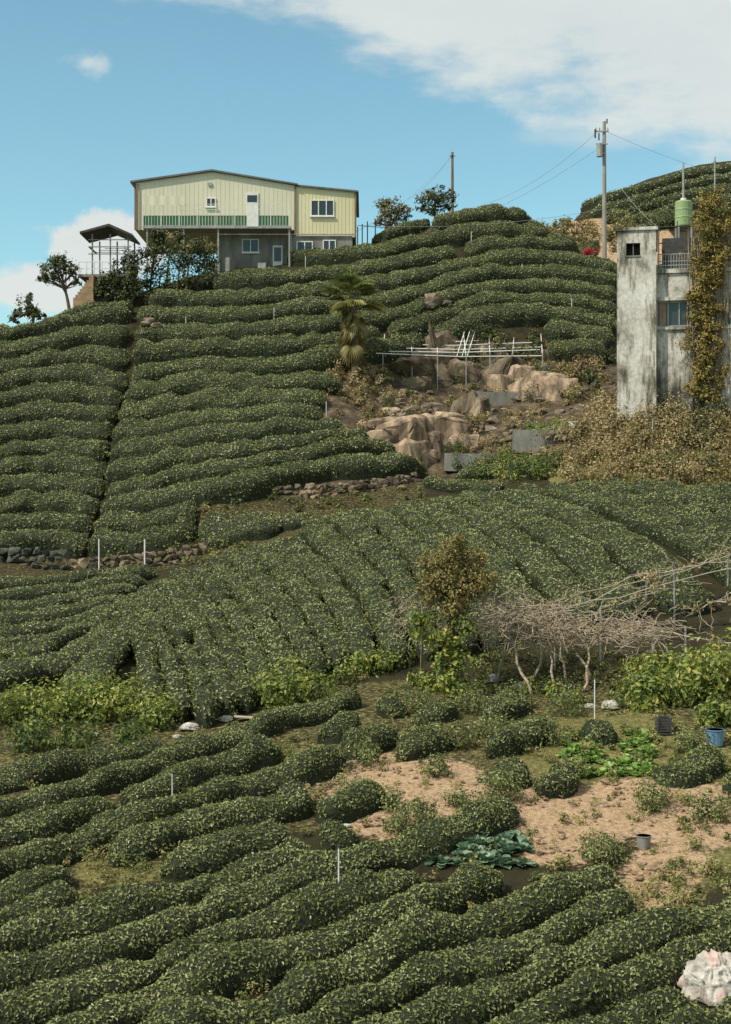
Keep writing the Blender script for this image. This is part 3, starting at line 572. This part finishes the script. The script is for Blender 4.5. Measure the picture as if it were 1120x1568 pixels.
part(hs,'roof',*prism([(xl-.3,zl-.02),(xp,zp+.02),(xm+.2,zm),(xm+.2,zm+t),(xp,zp+t+.03),(xl-.3,zl+t)],Y-.22,Y+9.4),M_roof)
part(hs,'annex_roof',*prism([(xm+.21,vz(285,Y)-.02),(xr+.2,zr-.03),(xr+.2,zr+.08),(xm+.21,vz(285,Y)+.08)],Y-.15,Y+8.3),M_roof)
part(hs,'corner_trim',*boxes([(xl-.04,xl+.08,Y-.05,Y+.05,zb,zl-.05),(xm-.05,xm+.05,Y-.08,Y+.04,zb2,zm-.05),(xr-.08,xr+.04,Y-.02,Y+.06,zb2,zr-.05)]),M_pole)
part(hs,'downpipe',*tube([(xl+.2,Y-.1,zl-.1),(xl+.2,Y-.1,zb)],.05,6),M_pole)
window(hs,'window_small',ux(316,Y),ux(331,Y),vz(317,Y),vz(303,Y),Y-.02)
window(hs,'window_annex',ux(476,Y),ux(512,Y),vz(331,Y),vz(306,Y),Y+.03,mull=2)
part(hs,'door',*box(ux(377,Y),ux(396,Y),Y-.07,Y-.025,vz(346,Y),vz(305,Y)),M_white); part(hs,'door_window',*box(ux(379,Y),ux(394,Y),Y-.085,Y-.072,vz(303,Y)-.3,vz(297,Y)-.1),M_glass)
part(hs,'door_top',*box(ux(377,Y),ux(396,Y),Y-.07,Y-.025,vz(304.5,Y),vz(295,Y)),M_white)
part(hs,'vent',*box(ux(319,Y),ux(325,Y),Y-.08,Y-.025,vz(285,Y),vz(280,Y)),M_metal)
yd=Y-1.7; part(hs,'deck',*box(ux(219,yd),ux(446,yd),yd,Y-.002,vz(349.5,yd),vz(346,yd)),M_metal)
xa,xb=ux(219,yd),ux(443,yd); z0=vz(346,yd); z1=vz(331,yd)
part(hs,'railing_panel',*boxes([(x,x+.165,yd+.02,yd+.05,z0+.06,z1) for x in np.arange(xa,xb-.1,.2)]),M_green)
part(hs,'railing_panel_top',*boxes([(xa,xb,yd,yd+.07,z1,z1+.06),(xa,xb,yd,yd+.07,z0+.002,z0+.05)]),M_metal)
part(hs,'railing_rails',*boxes([(xa,xb,yd+.02,yd+.05,z,z+.03) for z in (z1+.45,z1+.8)]+[(x,x+.04,yd-.01,yd+.06,z0,z1+.85) for x in np.linspace(xa,xb-.04,9)]),M_white)
part(hs,'deck_posts',*boxes([(x,x+.1,yd+.1,yd+.2,13.2,vz(349.6,yd)) for x in (ux(333,yd),ux(442,yd),ux(224,yd),ux(280,yd))]),M_metal)
part(hs,'laundry_sheet',*box(ux(378,yd),ux(396,yd),yd-.03,yd-.012,vz(347,yd),vz(322,yd)),M_white)
v_=np.array([[x,yd-.05+.012*math.sin(x*9),z] for z in (vz(314,yd),vz(300,yd)) for x in np.linspace(ux(219,yd),ux(283,yd),60)]); f_=np.array([[i,i+1,i+61,i+60] for i in range(59)]); part(hs,'tarpaulin',v_,f_,M_cream)
yl=Y+.1; part(hs,'lower_walls',*box(ux(335,yl),ux(446,yl),yl,yl+7,13.0,zb-.01),M_conc)
window(hs,'lower_window',ux(371,yl),ux(397,yl),vz(387,yl),vz(366,yl),yl,mull=1); part(hs,'lower_door',*box(ux(418,yl),ux(433,yl),yl-.05,yl-.003,16.4,vz(376,yl)),M_white)
part(hs,'lower_door_panel',*box(ux(420,yl),ux(431,yl),yl-.06,yl-.052,17.1,vz(379,yl)),M_glass)
part(hs,'annex_lower_walls',*box(ux(446.5,yl),ux(540,yl),yl-.6,yl+6.5,13.,zb2-.01),M_conc)
window(hs,'annex_lower_window',ux(455,yl),ux(480,yl),vz(392,yl),vz(372,yl),yl-.6,mull=1)
window(hs,'annex_lower_window_2',ux(495,yl),ux(515,yl),vz(388,yl),vz(370,yl),yl-.6,mull=1)
part(hs,'pipe',*boxes([(ux(446,Y),ux(545,Y),yl-.75,yl-.66,zb2+.02,zb2+.1),(ux(446,Y),ux(446,Y)+.08,yl-.75,yl-.66,16.,zb2)]),M_metal)
part(hs,'terrace_items',*boxes([(ux(330,Y)-.2,ux(345,Y)-.2,95.2,95.8,15.6,16.7),(ux(350,Y),ux(356,Y),95,95.3,15.6,17.0),(ux(398,Y),ux(410,Y),95.3,95.8,15.6,16.7)]),M_metal)
# ---------------- pavilion ----------------
pv=empty('garden_pavilion'); y=91.
x0,x1=ux(128,y),ux(205,y); xc=ux(172,y); ze=vz(372,y); zp_=vz(348,y)
part(pv,'roof',*prism([(x0,ze+.5),(xc,zp_),(x1+.1,ze+.35),(x1+.1,ze+.22),(xc,zp_-.16),(x0,ze+.36)],y-1.2,y+2),M_dark)
part(pv,'posts',*boxes([(x,x+.08,yy,yy+.08,11.5,ze+.4) for x in (x0+.7,x1-.25,xc) for yy in (y-.9,y+1.6)]),M_conc)
part(pv,'beams',*boxes([(x0+.5,x1,y-.95,y-.9,z,z+.06) for z in (ze,ze-.45,ze-.9)]+[(x0+.5,x0+.6,y-.9,y+1.6,ze-.45,ze-.38)]),M_conc)
part(pv,'lattice',*merge([(box(0,1.5,0,.03,0,.03)[0]+[x0+.7+i*.28,y-.93,ze-.9+i*.02+.1*i],BF) for i in range(4)]),M_dark)
part(pv,'railing',*boxes([(x0-.1,xc,y-1.05,y-1.0,z,z+.04) for z in (vz(406,y),vz(416,y))]+[(x,x+.04,y-1.06,y-.98,vz(427,y),vz(405,y)) for x in np.linspace(x0-.1,xc,5)]),M_white)
part(pv,'floor_slab',*box(x0-.1,x1,y-1.1,y+2,vz(428,y),vz(424,y)),M_conc)
part(pv,'base_wall',*box(ux(150,y),x1-.1,y-.9,y+1.9,11.,vz(428.2,y)),M_conc)
part(pv,'stepped_brick_wall',*boxes([(ux(120+i*3.4,y),ux(123.4+i*3.4,y)-.003,y-1.6,y-.92,11.,vz(462-i*4.4,y)+.02) for i in range(9)]),M_brick)
# ---------------- concrete building ----------------
cb=empty('concrete_building'); y=70.
xa,xb,xe=ux(945,y),ux(1004,y),ux(1290,y); zt=vz(354,y); xa0=xa
def wallholes(x0,x1,y0,y1,z0,z1,holes):
    out=[]; xs=sorted({x0,x1,*[h[0] for h in holes],*[h[1] for h in holes]})
    for a,b_ in zip(xs[:-1],xs[1:]):
        z=z0
        for h in sorted([h for h in holes if h[0]<=a and h[1]>=b_],key=lambda h:h[2]):
            out.append((a,b_,y0,y1,z,h[2])); z=h[3]
        out.append((a,b_,y0,y1,z,z1))
    return boxes(out)
h1=(ux(959,y),ux(980,y),vz(392,y),vz(373,y))
part(cb,'stair_tower_walls',*wallholes(xa,xb,y,y+.25,4.5,zt,[h1]),M_wall)
part(cb,'stair_tower_sides',*boxes([(xa,xa+.25,y+.252,y+6,4.5,zt-.002),(xb-.25,xb,y+.252,y+6,4.5,zt-.002),(xa+.252,xb-.252,y+5.7,y+6,4.5,zt)]),M_wall)
part(cb,'stair_tower_cap',*box(xa-.08,xb+.08,y-.08,y+6.1,zt+.002,zt+.16),M_wall)
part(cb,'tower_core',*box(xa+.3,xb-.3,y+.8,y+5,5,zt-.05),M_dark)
part(cb,'tower_window_frame',*boxes([(h1[0],h1[1],y-.04,y+.08,h1[2]-.08,h1[2]-.002),(h1[0]-.07,h1[0]-.002,y-.03,y+.08,h1[2]-.08,h1[3]+.05),((h1[0]+h1[1])/2-.02,(h1[0]+h1[1])/2+.02,y+.1,y+.14,h1[2],h1[3])]),M_conc)
ym=y+.5; zpar=vz(417,ym)
hw=(xb+.04,ux(1068,ym),vz(502,ym),vz(464,ym)); hw2=(ux(1085,ym),ux(1200,ym),vz(502,ym),vz(464,ym))
part(cb,'main_wall',*wallholes(xb+.002,xe,ym,ym+.25,4.5,zpar,[hw,hw2]),M_wall)
part(cb,'back_walls',*boxes([(xe-.25,xe,ym+.252,ym+7,4.5,zpar),(xb+.01,xe-.26,ym+6.8,ym+7,4.5,zpar)]),M_wall)
part(cb,'roof_slab',*box(xb+.002,xe,ym+.26,ym+6.7,zpar-.5,zpar-.3),M_conc)
part(cb,'string_course',*boxes([(xb+.004,xe,ym-.1,ym-.002,vz(418,ym)-.1,zpar+.06),(xb+.004,xe,ym-.14,ym-.002,vz(463,ym),vz(458,ym)),(xb+.004,xe,ym-.1,ym-.002,vz(507,ym),vz(503,ym))]),M_wall)
for i,h in enumerate((hw,hw2)):
    part(cb,'window_glass_%d'%i,*box(h[0],h[1],ym+.15,ym+.18,h[2],h[3]),M_glass)
    part(cb,'window_frame_%d'%i,*boxes([(h[0]+k*(h[1]-h[0])/4-.03,h[0]+k*(h[1]-h[0])/4+.03,ym+.08,ym+.14,h[2],h[3]) for k in range(5)]+[(h[0],h[1],ym+.07,ym+.142,h[2],h[2]+.06),(h[0],h[1],ym+.07,ym+.142,h[3]-.06,h[3])]),M_metal)
part(cb,'window_board',*box(hw[0]+.12,hw[0]+.42,ym+.05,ym+.068,hw[2]+.05,hw[3]-.05),M_brick)
part(cb,'balcony_railing',*boxes([(xb+.05,xe,ym+.05,ym+.1,z,z+.045) for z in (zpar+.07,zpar+.25,zpar+.45,zpar+.8)]+[(x,x+.03,ym+.04,ym+.11,zpar+.06,zpar+.83) for x in np.arange(xb+.05,xe,.13)]),M_metal)
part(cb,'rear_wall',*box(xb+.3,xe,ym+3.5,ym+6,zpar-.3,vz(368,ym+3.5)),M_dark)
part(cb,'net_frame',*boxes([(x,x+.05,ym+.6,ym+.65,zpar,vz(338,ym)) for x in np.arange(xb+.1,xe,.9)]+[(xb+.1,xe,ym+.6,ym+.64,z,z+.04) for z in (vz(347,ym),vz(372,ym))]),M_dark)
Rm=Matrix.Translation((xa0,70,0))@Matrix.Rotation(math.radians(-11.5),4,'Z')@Matrix.Translation((-xa0,-70,0))
cb.matrix_world=Rm
r=np.random.default_rng(77); cs=[];rs=[]
for v in np.arange(310,620,13):
    for _ in range(5):
        cs.append(W(1080+r.normal(0,12)+(10 if v<420 else -3),v,ym-.5+r.uniform(-.15,.25))); rs.append(r.uniform(.35,.65) if v<430 else r.uniform(.25,.5))
for u,v in [(1090,330),(1105,350),(1072,380),(1115,390),(1105,410),(1085,320),(1100,370),(1115,340),(1080,350),(1095,395)]: cs.append(W(u,v,ym)); rs.append(.8)
V,Fq,T=cloud(cs,rs,170,.12,.6,.4,1,.2,r,.5,.28); pp=[(V,Fq,0,T)]
for _ in range(45):
    x=ux(1083+r.normal(0,14),ym); z=np.linspace(6,13.5,9); pp.append((*tube(np.stack([x+np.cumsum(r.normal(0,.09,9)),ym-.15+r.normal(0,.06,9),z],-1),.025,4,False),1))
hv=build('hanging_vines',pp,[leafmat('autumn_vine',[(.06,.065,.02),(.24,.20,.055),(.48,.34,.12)],.7,.25,.3),M_twig]); hv.matrix_world=Rm
wt=empty('water_tank'); y=78.; xc=ux(1047,y); z0=vz(347,y); z1=vz(307,y); R=13/F0*y
zz=np.array([0,.03,.06,.3,.33,.36,.6,.63,.66,.92,.97,1.0]); rr=np.array([.97,1,1,1,1.04,1,1,1.04,1,1,.85,.35])*R
part(wt,'tank',*tube([(xc,y,z0+(z1-z0)*q) for q in zz],rr,20),M_tank); part(wt,'lid',*tube([(xc,y,z1),(xc,y,z1+.12)],R*.35,12),M_white)
part(wt,'stand',*boxes([(xc+sx*.35-.04,xc+sx*.35+.04,y+sy*.35-.04,y+sy*.35+.04,z0-4,z0) for sx in(-1,1) for sy in (-1,1)]),M_metal)
part(wt,'vent_pipe',*tube([(xc+.1,y+.5,z0),(xc+.1,y+.5,vz(246,y))],.06,8),M_metal)
sp_=empty('steel_mast'); part(sp_,'shaft',*tube([W(1095,300,120),W(1095,240,120)],.07,6),M_metal); part(sp_,'bracket',*tube([W(1092,248,120),W(1098,248,120)],.05,5),M_metal)
up=empty('utility_pole'); y=95.5; xb_=ux(926,y); zt=vz(186,y); zg=float(H(xb_,y))-.5
part(up,'shaft',*tube([(xb_,y,zg),(xb_-.02,y,zt)],[.17,.11],10),M_cpole)
part(up,'crossarms',*boxes([(xb_-.65,xb_+.25,y-.17,y-.09,vz(203,y),vz(203,y)+.09),(xb_-.6,xb_+.2,y-.17,y-.09,vz(222,y),vz(222,y)+.08)]),M_metal)
part(up,'transformer',*tube([(xb_-.36,y-.2,vz(241,y)),(xb_-.36,y-.2,vz(221,y))],.21,12),M_metal)
part(up,'bracket',*boxes([(xb_-.3,xb_-.02,y-.16,y-.1,vz(236,y),vz(234,y))]),M_metal)
ins=[tube([(xb_+dx,y-.13,vz(203,y)+.09),(xb_+dx,y-.13,vz(203,y)+.3)],[.05,.03],6,False) for dx in (-.6,-.35,.2)]; part(up,'insulators',*merge(ins),M_conc)
part(up,'cutouts',*boxes([(xb_-.7,xb_-.6,y-.2,y-.1,vz(212,y),vz(199,y)),(xb_-.45,xb_-.37,y-.25,y-.17,vz(216,y),vz(205,y)),(xb_+.1,xb_+.18,y-.2,y-.12,vz(190,y),vz(183,y))]),M_dark)
up2=empty('utility_pole'); y2=104; xq=ux(693,y2)
part(up2,'shaft',*tube([(xq,y2,float(H(xq,y2))-.5),(xq,y2,vz(233,y2))],[.13,.09],8),M_pole); part(up2,'bracket',*boxes([(xq-.2,xq+.2,y2-.15,y2-.09,vz(240,y2),vz(240,y2)+.06)]),M_dark)
pl=empty('power_lines')
def wire(nm,a,b_,sag,r_=.011):
    t=np.linspace(0,1,18)[:,None]; P=a*(1-t)+b_*t; P[:,2]-=(4*t*(1-t)*sag)[:,0]; part(pl,nm,*tube(P,r_,4),M_metal)
wire('wire_1',W(914,203,95.4),W(750,310,118),.6); wire('wire_2',W(924,222,95.4),W(695,345,112),.5); wire('wire_3',W(930,202,95.4),W(1190,285,125),.5)
wire('wire_4',W(692,238,104),W(625,305,125),.4); wire('wire_5',W(692,240,104),W(500,372,96.5),.9); wire('wire_6',W(928,250,95.4),W(1010,350,74),.4); wire('wire_7',W(926,320,95.4),W(548,345,98),.5)
fe=empty('rope_fence'); 
for i,u in enumerate([548,555,563,575,590]): 
    g=W(u,378-i*4,98.5); part(fe,'post_%d'%i,*tube([g-[0,0,.6],g+[0,0,1.4]],.04,5),M_dark)
part(fe,'rope',*tube([W(548,345,98.5),W(600,350,99),W(650,342,100)],.02,4),M_dark)
# ---------------- trellises ----------------
tr=empty('pipe_trellis'); r=np.random.default_rng(4)
for i in range(7):
    t=i/6.; a=W(566+r.uniform(0,20),511+t*30+r.uniform(-2,2),86.5-t*4); b_=W(830-(1-t)*r.uniform(0,30),507+t*36+r.uniform(-2,2),86.5-t*4)
    m_=(a+b_)/2+[0,0,-.12]; part(tr,'rail_%d'%i,*tube([a,m_,b_],.028,5),M_white)
for i,u in enumerate(np.linspace(590,828,7)):
    a=W(u,500+r.uniform(0,5),86.5); b_=W(u+r.uniform(-6,6),548,82.5); part(tr,'cross_%d'%i,*tube([a,b_],.025,5),M_white)
    g=np.array([b_[0],b_[1],b_[2]]); part(tr,'post_%d'%i,*tube([[g[0],g[1],min(g[2]-.5,float(H(g[0],g[1])))],g+[0,0,.3]],.035,5),M_metal)
for i,u in enumerate([700,708,716,590]): part(tr,'brace_%d'%i,*tube([W(u,545,83),W(u+14,500,86)],.025,5),M_white)
gt=empty('bamboo_trellis'); r=np.random.default_rng(6)
L_=[(850,932,38,1130,846,43),(850,938,37,1130,868,41),(960,885,42,1130,858,43),(985,880,42,1000,880,40),(980,965,36.5,1130,985,36),(920,930,39,1010,905,41),(1040,870,42,1130,842,44),(1060,935,40,1130,915,40),(760,950,37,1000,975,36.5),(840,925,39,990,882,42)]
for i,(a,b_,c,d,e,f) in enumerate(L_): 
    p0,p1=W(a,b_,c),W(d,e,f); q=np.linspace(0,1,7)[:,None]; P=p0*(1-q)+p1*q; P[1:-1]+=r.normal(0,.05,(5,3)); part(gt,'pole_%d'%i,*tube(P,.019,5),M_bam)
for i,(u,v,yy) in enumerate([(990,880,42),(1033,878,41),(1115,855,43),(920,935,38),(1000,975,36.5),(850,930,38),(1050,965,38)]):
    p0=W(u,v,yy); part(gt,'post_%d'%i,*tube([p0+[0,0,.1],[p0[0],p0[1],float(H(p0[0],p0[1]))-.2]],.03,6),M_metal)
r=np.random.default_rng(61); cs=[]
for _ in range(34):
    a,b_,c,d,e,f=L_[r.integers(0,len(L_))]; q=r.uniform(); cs.append(W(a,b_,c)*(1-q)+W(d,e,f)*q)
V,Fq,T=cloud(cs,[.16]*len(cs),26,.10,.6,.5,1,.2,r,.6,.25); pp=[(V,Fq,0,T)]
for c in cs:
    for _ in range(3): pp.append((*tube(c+np.cumsum(unit(r.normal(0,1,3)*[1,1,.4])*.13+r.normal(0,.05,(6,3)),0),.009,4,False),1))
build('trellis_vine',pp,[M_dry,M_twig])
r=np.random.default_rng(8); parts=[]
for _ in range(800):
    u=r.uniform(745,1015); 
    if r.uniform()<.25: u=r.uniform(745,850)
    yy=r.uniform(35.5,38.5); v=np.interp(u,[740,800,1015],[945,955,972])+r.normal(0,13)-(yy-36.5)*5; c=W(u,v,yy)
    k=6; d=unit(r.normal(0,1,3)*[1,.7,.35]); st_=np.cumsum(d*.11+r.normal(0,.055,(k,3)),0); parts.append((*tube(c+st_,r.uniform(.006,.015),4,False),0))
for (u,v,u2,v2) in [(850,1065,840,985),(893,1060,905,985),(815,1065,775,965),(800,1060,850,970),(880,1055,850,975),(645,1040,648,960),(760,1050,790,960),(900,1050,880,980)]:
    g=G(u,v); e=W(u2,v2,36.5); q=np.linspace(0,1,7)[:,None]; P=g*(1-q)+e*q+np.sin(q*5)*r.normal(0,.1,3)+np.sin(q*11)*r.normal(0,.04,3); parts.append((*tube(P,.045-.02*q[:,0],6,False),0,None,True))
    for _ in range(5):
        d=unit(r.normal(0,1,3)+[0,0,.4])*.7; parts.append((*tube([P[-2],P[-1]+d*.5,P[-1]+d],[.02,.014,.007],4,False),0))
build('dry_grape_vine',parts,[M_twig,M_bark])
bank('dry_shrubs',26,(625,760,935,985),(.12,.3),70,.08,M_olive,.5,81)
bank('green_shrubs',50,(740,960,1000,1065),(.15,.35),110,.08,M_grass,.25,82)
r=np.random.default_rng(10); parts=[]
for _ in range(160):
    c=W(r.uniform(600,680),r.uniform(915,975),r.uniform(36,37.5)); st_=np.cumsum(unit(r.normal(0,1,3))*.08+r.normal(0,.05,(5,3)),0); parts.append((*tube(c+st_,.008,3,False),0))
build('dry_twigs',parts,[M_twig])
# ---------------- irrigation stakes ----------------
def stake(u,v0,v1,r_=.02,mat=M_white,off=0):
    e=empty('irrigation_stake'); g=G(u,v0); h=(v0-v1)/F0*g[1]
    part(e,'pipe',*tube([g-[0,0,.2],g+[0,0,h]],r_,6),mat); part(e,'sprinkler_head',*tube([g+[0,0,h],g+[0,0,h+r_*3]],[r_*1.8,r_*1.2],6),M_dark)
for u,a,b_ in [(228,700,672),(285,510,485),(420,500,472),(722,385,355),(876,490,458),(750,475,448),(108,505,485),(60,560,540),(335,810,790),(500,640,615),(590,470,448),(600,440,420),(468,410,392),(800,430,405)]: stake(u,a,b_,.022)
for u,a,b_ in [(152,880,825),(222,880,825)]: stake(u,a,b_,.035)
stake(519,1405,1300,.015,M_white); stake(264,1245,1185,.011); stake(911,1115,1040,.014); stake(1000,690,640,.03,M_metal)
# ---------------- clutter ----------------
def lumpbag(name,c,s,mat,seed,extra=None):
    bm=bmesh.new(); bmesh.ops.create_icosphere(bm,subdivisions=6 if extra else 4,radius=1)
    V=np.array([v.co[:] for v in bm.verts]); Fq=np.array([[v.index for v in f.verts] for f in bm.faces]); bm.free()
    n1=fbm(V+seed*5,.9,2)-.5; wv=V+(np.stack([vn(V+3,2.),vn(V+8,2.),vn(V+15,2.)],-1)-.5)*.8
    def rd(q,s_): return 1-np.abs(vn(q,s_)*2-1)
    fold=rd(wv*[1.6,1.6,.5]+seed,2.4)-.5; f2=rd(wv*[1.5,1,.8]+seed*3,6.)-.5
    V=V*(1+n1*.8+fold*.26+f2*.10)[:,None]; V[:,2]=np.where(V[:,2]<-.4,-.4+(V[:,2]+.4)*.3,V[:,2]); V[:,:2]*=(1+.35*np.clip(-V[:,2],0,1))[:,None]; V=V*np.array(s)+c
    if extra:
        mi=vn(V,3.)>.66; fm=mi[Fq].mean(1)>.5; return build(name,[(V,Fq[~fm],0,None,True),(V,Fq[fm],1,None,True)],[mat,extra])
    return build(name,[(V,Fq,0,None,True)],[mat])
g=G(1095,1535); lumpbag('white_sack',g+[0,0,.22],(.33,.30,.40),M_sack,8,M_pink)
for i,(u,v,s) in enumerate([(290,1118,.2),(345,1105,.18),(935,1085,.24),(755,1045,.24),(800,1055,.17),(385,1290,.12),(850,1060,.15),(272,1130,.1),(530,1268,.08),(905,1085,.13)]):
    lumpbag('plastic_bag',G(u,v)+[0,0,s*.25],(s,s*.7,s*.5),M_sack,20+i)
def bucket(name,u,v,R,h,mat):
    e=empty(name); g=G(u,v); z=np.array([0,.5,.93,.94,1,1,.05]); rad=np.array([.8,.9,.98,1.06,1.06,.95,.75])*R
    part(e,'body',*tube([g+[0,0,h*q] for q in z[:6]]+[g+[0,0,h*.1]],rad,18),mat); t=np.linspace(0,math.pi,10); part(e,'handle',*tube([g+[R*math.cos(a),-.02,h-.35*R*math.sin(a)] for a in t],.008,4),M_metal)
bucket('blue_bucket',1095,1142,.2,.34,M_blue); bucket('grey_bucket',986,1302,.13,.22,M_conc); bucket('grey_bucket',880,668,.3,.7,M_white); bucket('blue_bucket',836,573,.25,.4,M_blue)
cr=empty('plastic_crate'); g=G(1016,1125); part(cr,'slats',*boxes([(g[0]-.14,g[0]+.14,g[1]-.15,g[1]-.13,g[2]+.06*i,g[2]+.06*i+.035) for i in range(6)]+[(g[0]-.15+.27*i,g[0]-.12+.27*i,g[1]-.16,g[1]+.15,g[2],g[2]+.36) for i in range(2)]+[(g[0]-.12,g[0]+.12,g[1]+.12,g[1]+.15,g[2],g[2]+.36)]),M_dark)
gc=empty('green_container'); g=G(508,1256); part(gc,'tray',*boxes([(g[0]-.1,g[0]+.1,g[1]-.08,g[1]+.08,g[2]+.02,g[2]+.04),(g[0]-.1,g[0]+.1,g[1]-.1,g[1]-.081,g[2]+.02,g[2]+.15),(g[0]-.12,g[0]-.101,g[1]-.1,g[1]+.08,g[2]+.02,g[2]+.15),(g[0]+.101,g[0]+.12,g[1]-.1,g[1]+.08,g[2]+.02,g[2]+.15),(g[0]-.12,g[0]+.12,g[1]+.081,g[1]+.1,g[2]+.02,g[2]+.15)]),M_gplas)
r=np.random.default_rng(14); parts=[]
for _ in range(320):
    e=SOIL[r.integers(0,len(SOIL))]; u=r.normal(e[0],e[2]*.6); v=r.normal(e[1],e[3]*.6); s=r.uniform(.02,.075); parts.append(rock(G(u,v)+[0,0,.01],[s*1.2,s,s*.7],r))
build('soil_clods',parts,[M_earth])
bl=build('wooden_board',[(*box(0,1.1,0,.25,0,.03),0)],[M_bam]); g=G(360,1108); bl.location=g+[0,0,.12]; bl.rotation_euler=(0,.1,.2)
# ---------------- camera, light, world ----------------
sc_=bpy.context.scene
cam=bpy.data.cameras.new('camera'); co=bpy.data.objects.new('camera',cam); sc_.collection.objects.link(co); sc_.camera=co
cam.sensor_fit='VERTICAL'; cam.sensor_height=36; cam.sensor_width=36; cam.lens=50; cam.clip_end=6000; cam.clip_start=.5; co.rotation_euler=(math.radians(90),0,0)
to=Vector((-.66,-.38,.90)).normalized(); el=math.asin(to.z); az=math.atan2(to.x,to.y)
sun=bpy.data.lights.new('sun','SUN'); sun.energy=5.0; sun.angle=math.radians(.53); sun.color=(1,.93,.78); so=bpy.data.objects.new('sun',sun); sc_.collection.objects.link(so)
so.rotation_euler=to.to_track_quat('Z','Y').to_euler()
w=bpy.data.worlds.new('World'); sc_.world=w; w.use_nodes=True; nt=w.node_tree; bg=nt.nodes['Background']; bg.inputs[1].default_value=.12
sky=nt.nodes.new('ShaderNodeTexSky'); sky.sky_type='NISHITA'; sky.sun_disc=False; sky.sun_elevation=el; sky.sun_rotation=az; sky.altitude=500; sky.dust_density=1.0; sky.ozone_density=1.0
tc=nt.nodes.new('ShaderNodeTexCoord'); sx=nt.nodes.new('ShaderNodeSeparateXYZ'); nt.links.new(tc.outputs['Generated'],sx.inputs[0])
def M(op,a,b_=None,c=None):
    n_=nt.nodes.new('ShaderNodeMath'); n_.operation=op
    for i,q in enumerate((a,b_,c)):
        if q is None: continue
        if isinstance(q,(int,float)): n_.inputs[i].default_value=q
        else: nt.links.new(q,n_.inputs[i])
    return n_.outputs[0]
yy=M('MAXIMUM',M('ABSOLUTE',sx.outputs[1]),.15); a_=M('DIVIDE',sx.outputs[0],yy); b2=M('DIVIDE',sx.outputs[2],yy)
cv=nt.nodes.new('ShaderNodeCombineXYZ'); nt.links.new(a_,cv.inputs[0]); nt.links.new(b2,cv.inputs[1])
def nz(s,scl,rot,det=6,rough=.55):
    mp=nt.nodes.new('ShaderNodeMapping'); mp.inputs['Scale'].default_value=scl; mp.inputs['Rotation'].default_value=(0,0,rot); nt.links.new(cv.outputs[0],mp.inputs[0])
    t=nt.nodes.new('ShaderNodeTexNoise'); t.inputs['Scale'].default_value=s; t.inputs['Detail'].default_value=det; t.inputs['Roughness'].default_value=rough; nt.links.new(mp.outputs[0],t.inputs[0]); return t.outputs['Fac']
n1=nz(7,(1,2.4,1),.25,8,.6); n2=nz(28,(1,1.2,1),0,7,.6)
def ss(x,a,b_):
    m_=nt.nodes.new('ShaderNodeMapRange'); m_.interpolation_type='SMOOTHSTEP'; nt.links.new(x,m_.inputs[0]); m_.inputs[1].default_value=a; m_.inputs[2].default_value=b_; return m_.outputs[0]
edge=M('SUBTRACT',b2,M('MULTIPLY_ADD',a_,-.33,.324)); m1=ss(M('ADD',edge,M('MULTIPLY_ADD',n1,.24,-.12)),-.022,.04)
m1=M('MULTIPLY',m1,.9)
def ell(u,v,ru,rv,amp,nn,lo,hi):
    dx=M('DIVIDE',M('SUBTRACT',a_,(u-560)/F0),ru/F0); dy=M('DIVIDE',M('SUBTRACT',b2,(784-v)/F0),rv/F0)
    d=M('SQRT',M('ADD',M('MULTIPLY',dx,dx),M('MULTIPLY',dy,dy))); return ss(M('ADD',M('SUBTRACT',1,d),M('MULTIPLY_ADD',nn,amp,-amp/2)),lo,hi)
m2=M('MULTIPLY',M('MAXIMUM',M('MAXIMUM',ell(165,385,95,66,1.6,n2,-.1,.2),ell(60,440,90,46,1.6,n2,-.1,.3)),ell(205,360,50,34,1.2,n2,0,.25)),.97)
m3=M('MULTIPLY',ell(135,96,50,22,4.,n2,0.1,1.6),.7)
m4=M('MULTIPLY',ell(900,212,150,30,2.5,n1,0,1.),.45)
mk=M('MAXIMUM',M('MAXIMUM',m1,m2),M('MAXIMUM',m3,m4))
tint=nt.nodes.new('ShaderNodeMix'); tint.data_type='RGBA'; tint.blend_type='MULTIPLY'; tint.inputs[0].default_value=1; nt.links.new(sky.outputs[0],tint.inputs[6]); tint.inputs[7].default_value=(1.2,1.55,1.3,1)
cc=nt.nodes.new('ShaderNodeMix'); cc.data_type='RGBA'; nt.links.new(n1,cc.inputs[0]); cc.inputs[6].default_value=(5.4,5.9,5.9,1); cc.inputs[7].default_value=(6.9,7.1,6.7,1)
mx=nt.nodes.new('ShaderNodeMix'); mx.data_type='RGBA'; nt.links.new(mk,mx.inputs[0]); nt.links.new(tint.outputs[2],mx.inputs[6]); nt.links.new(cc.outputs[2],mx.inputs[7]); nt.links.new(mx.outputs[2],bg.inputs[0])
sc_.view_settings.view_transform='Standard'; sc_.view_settings.look='None'; sc_.view_settings.exposure=0
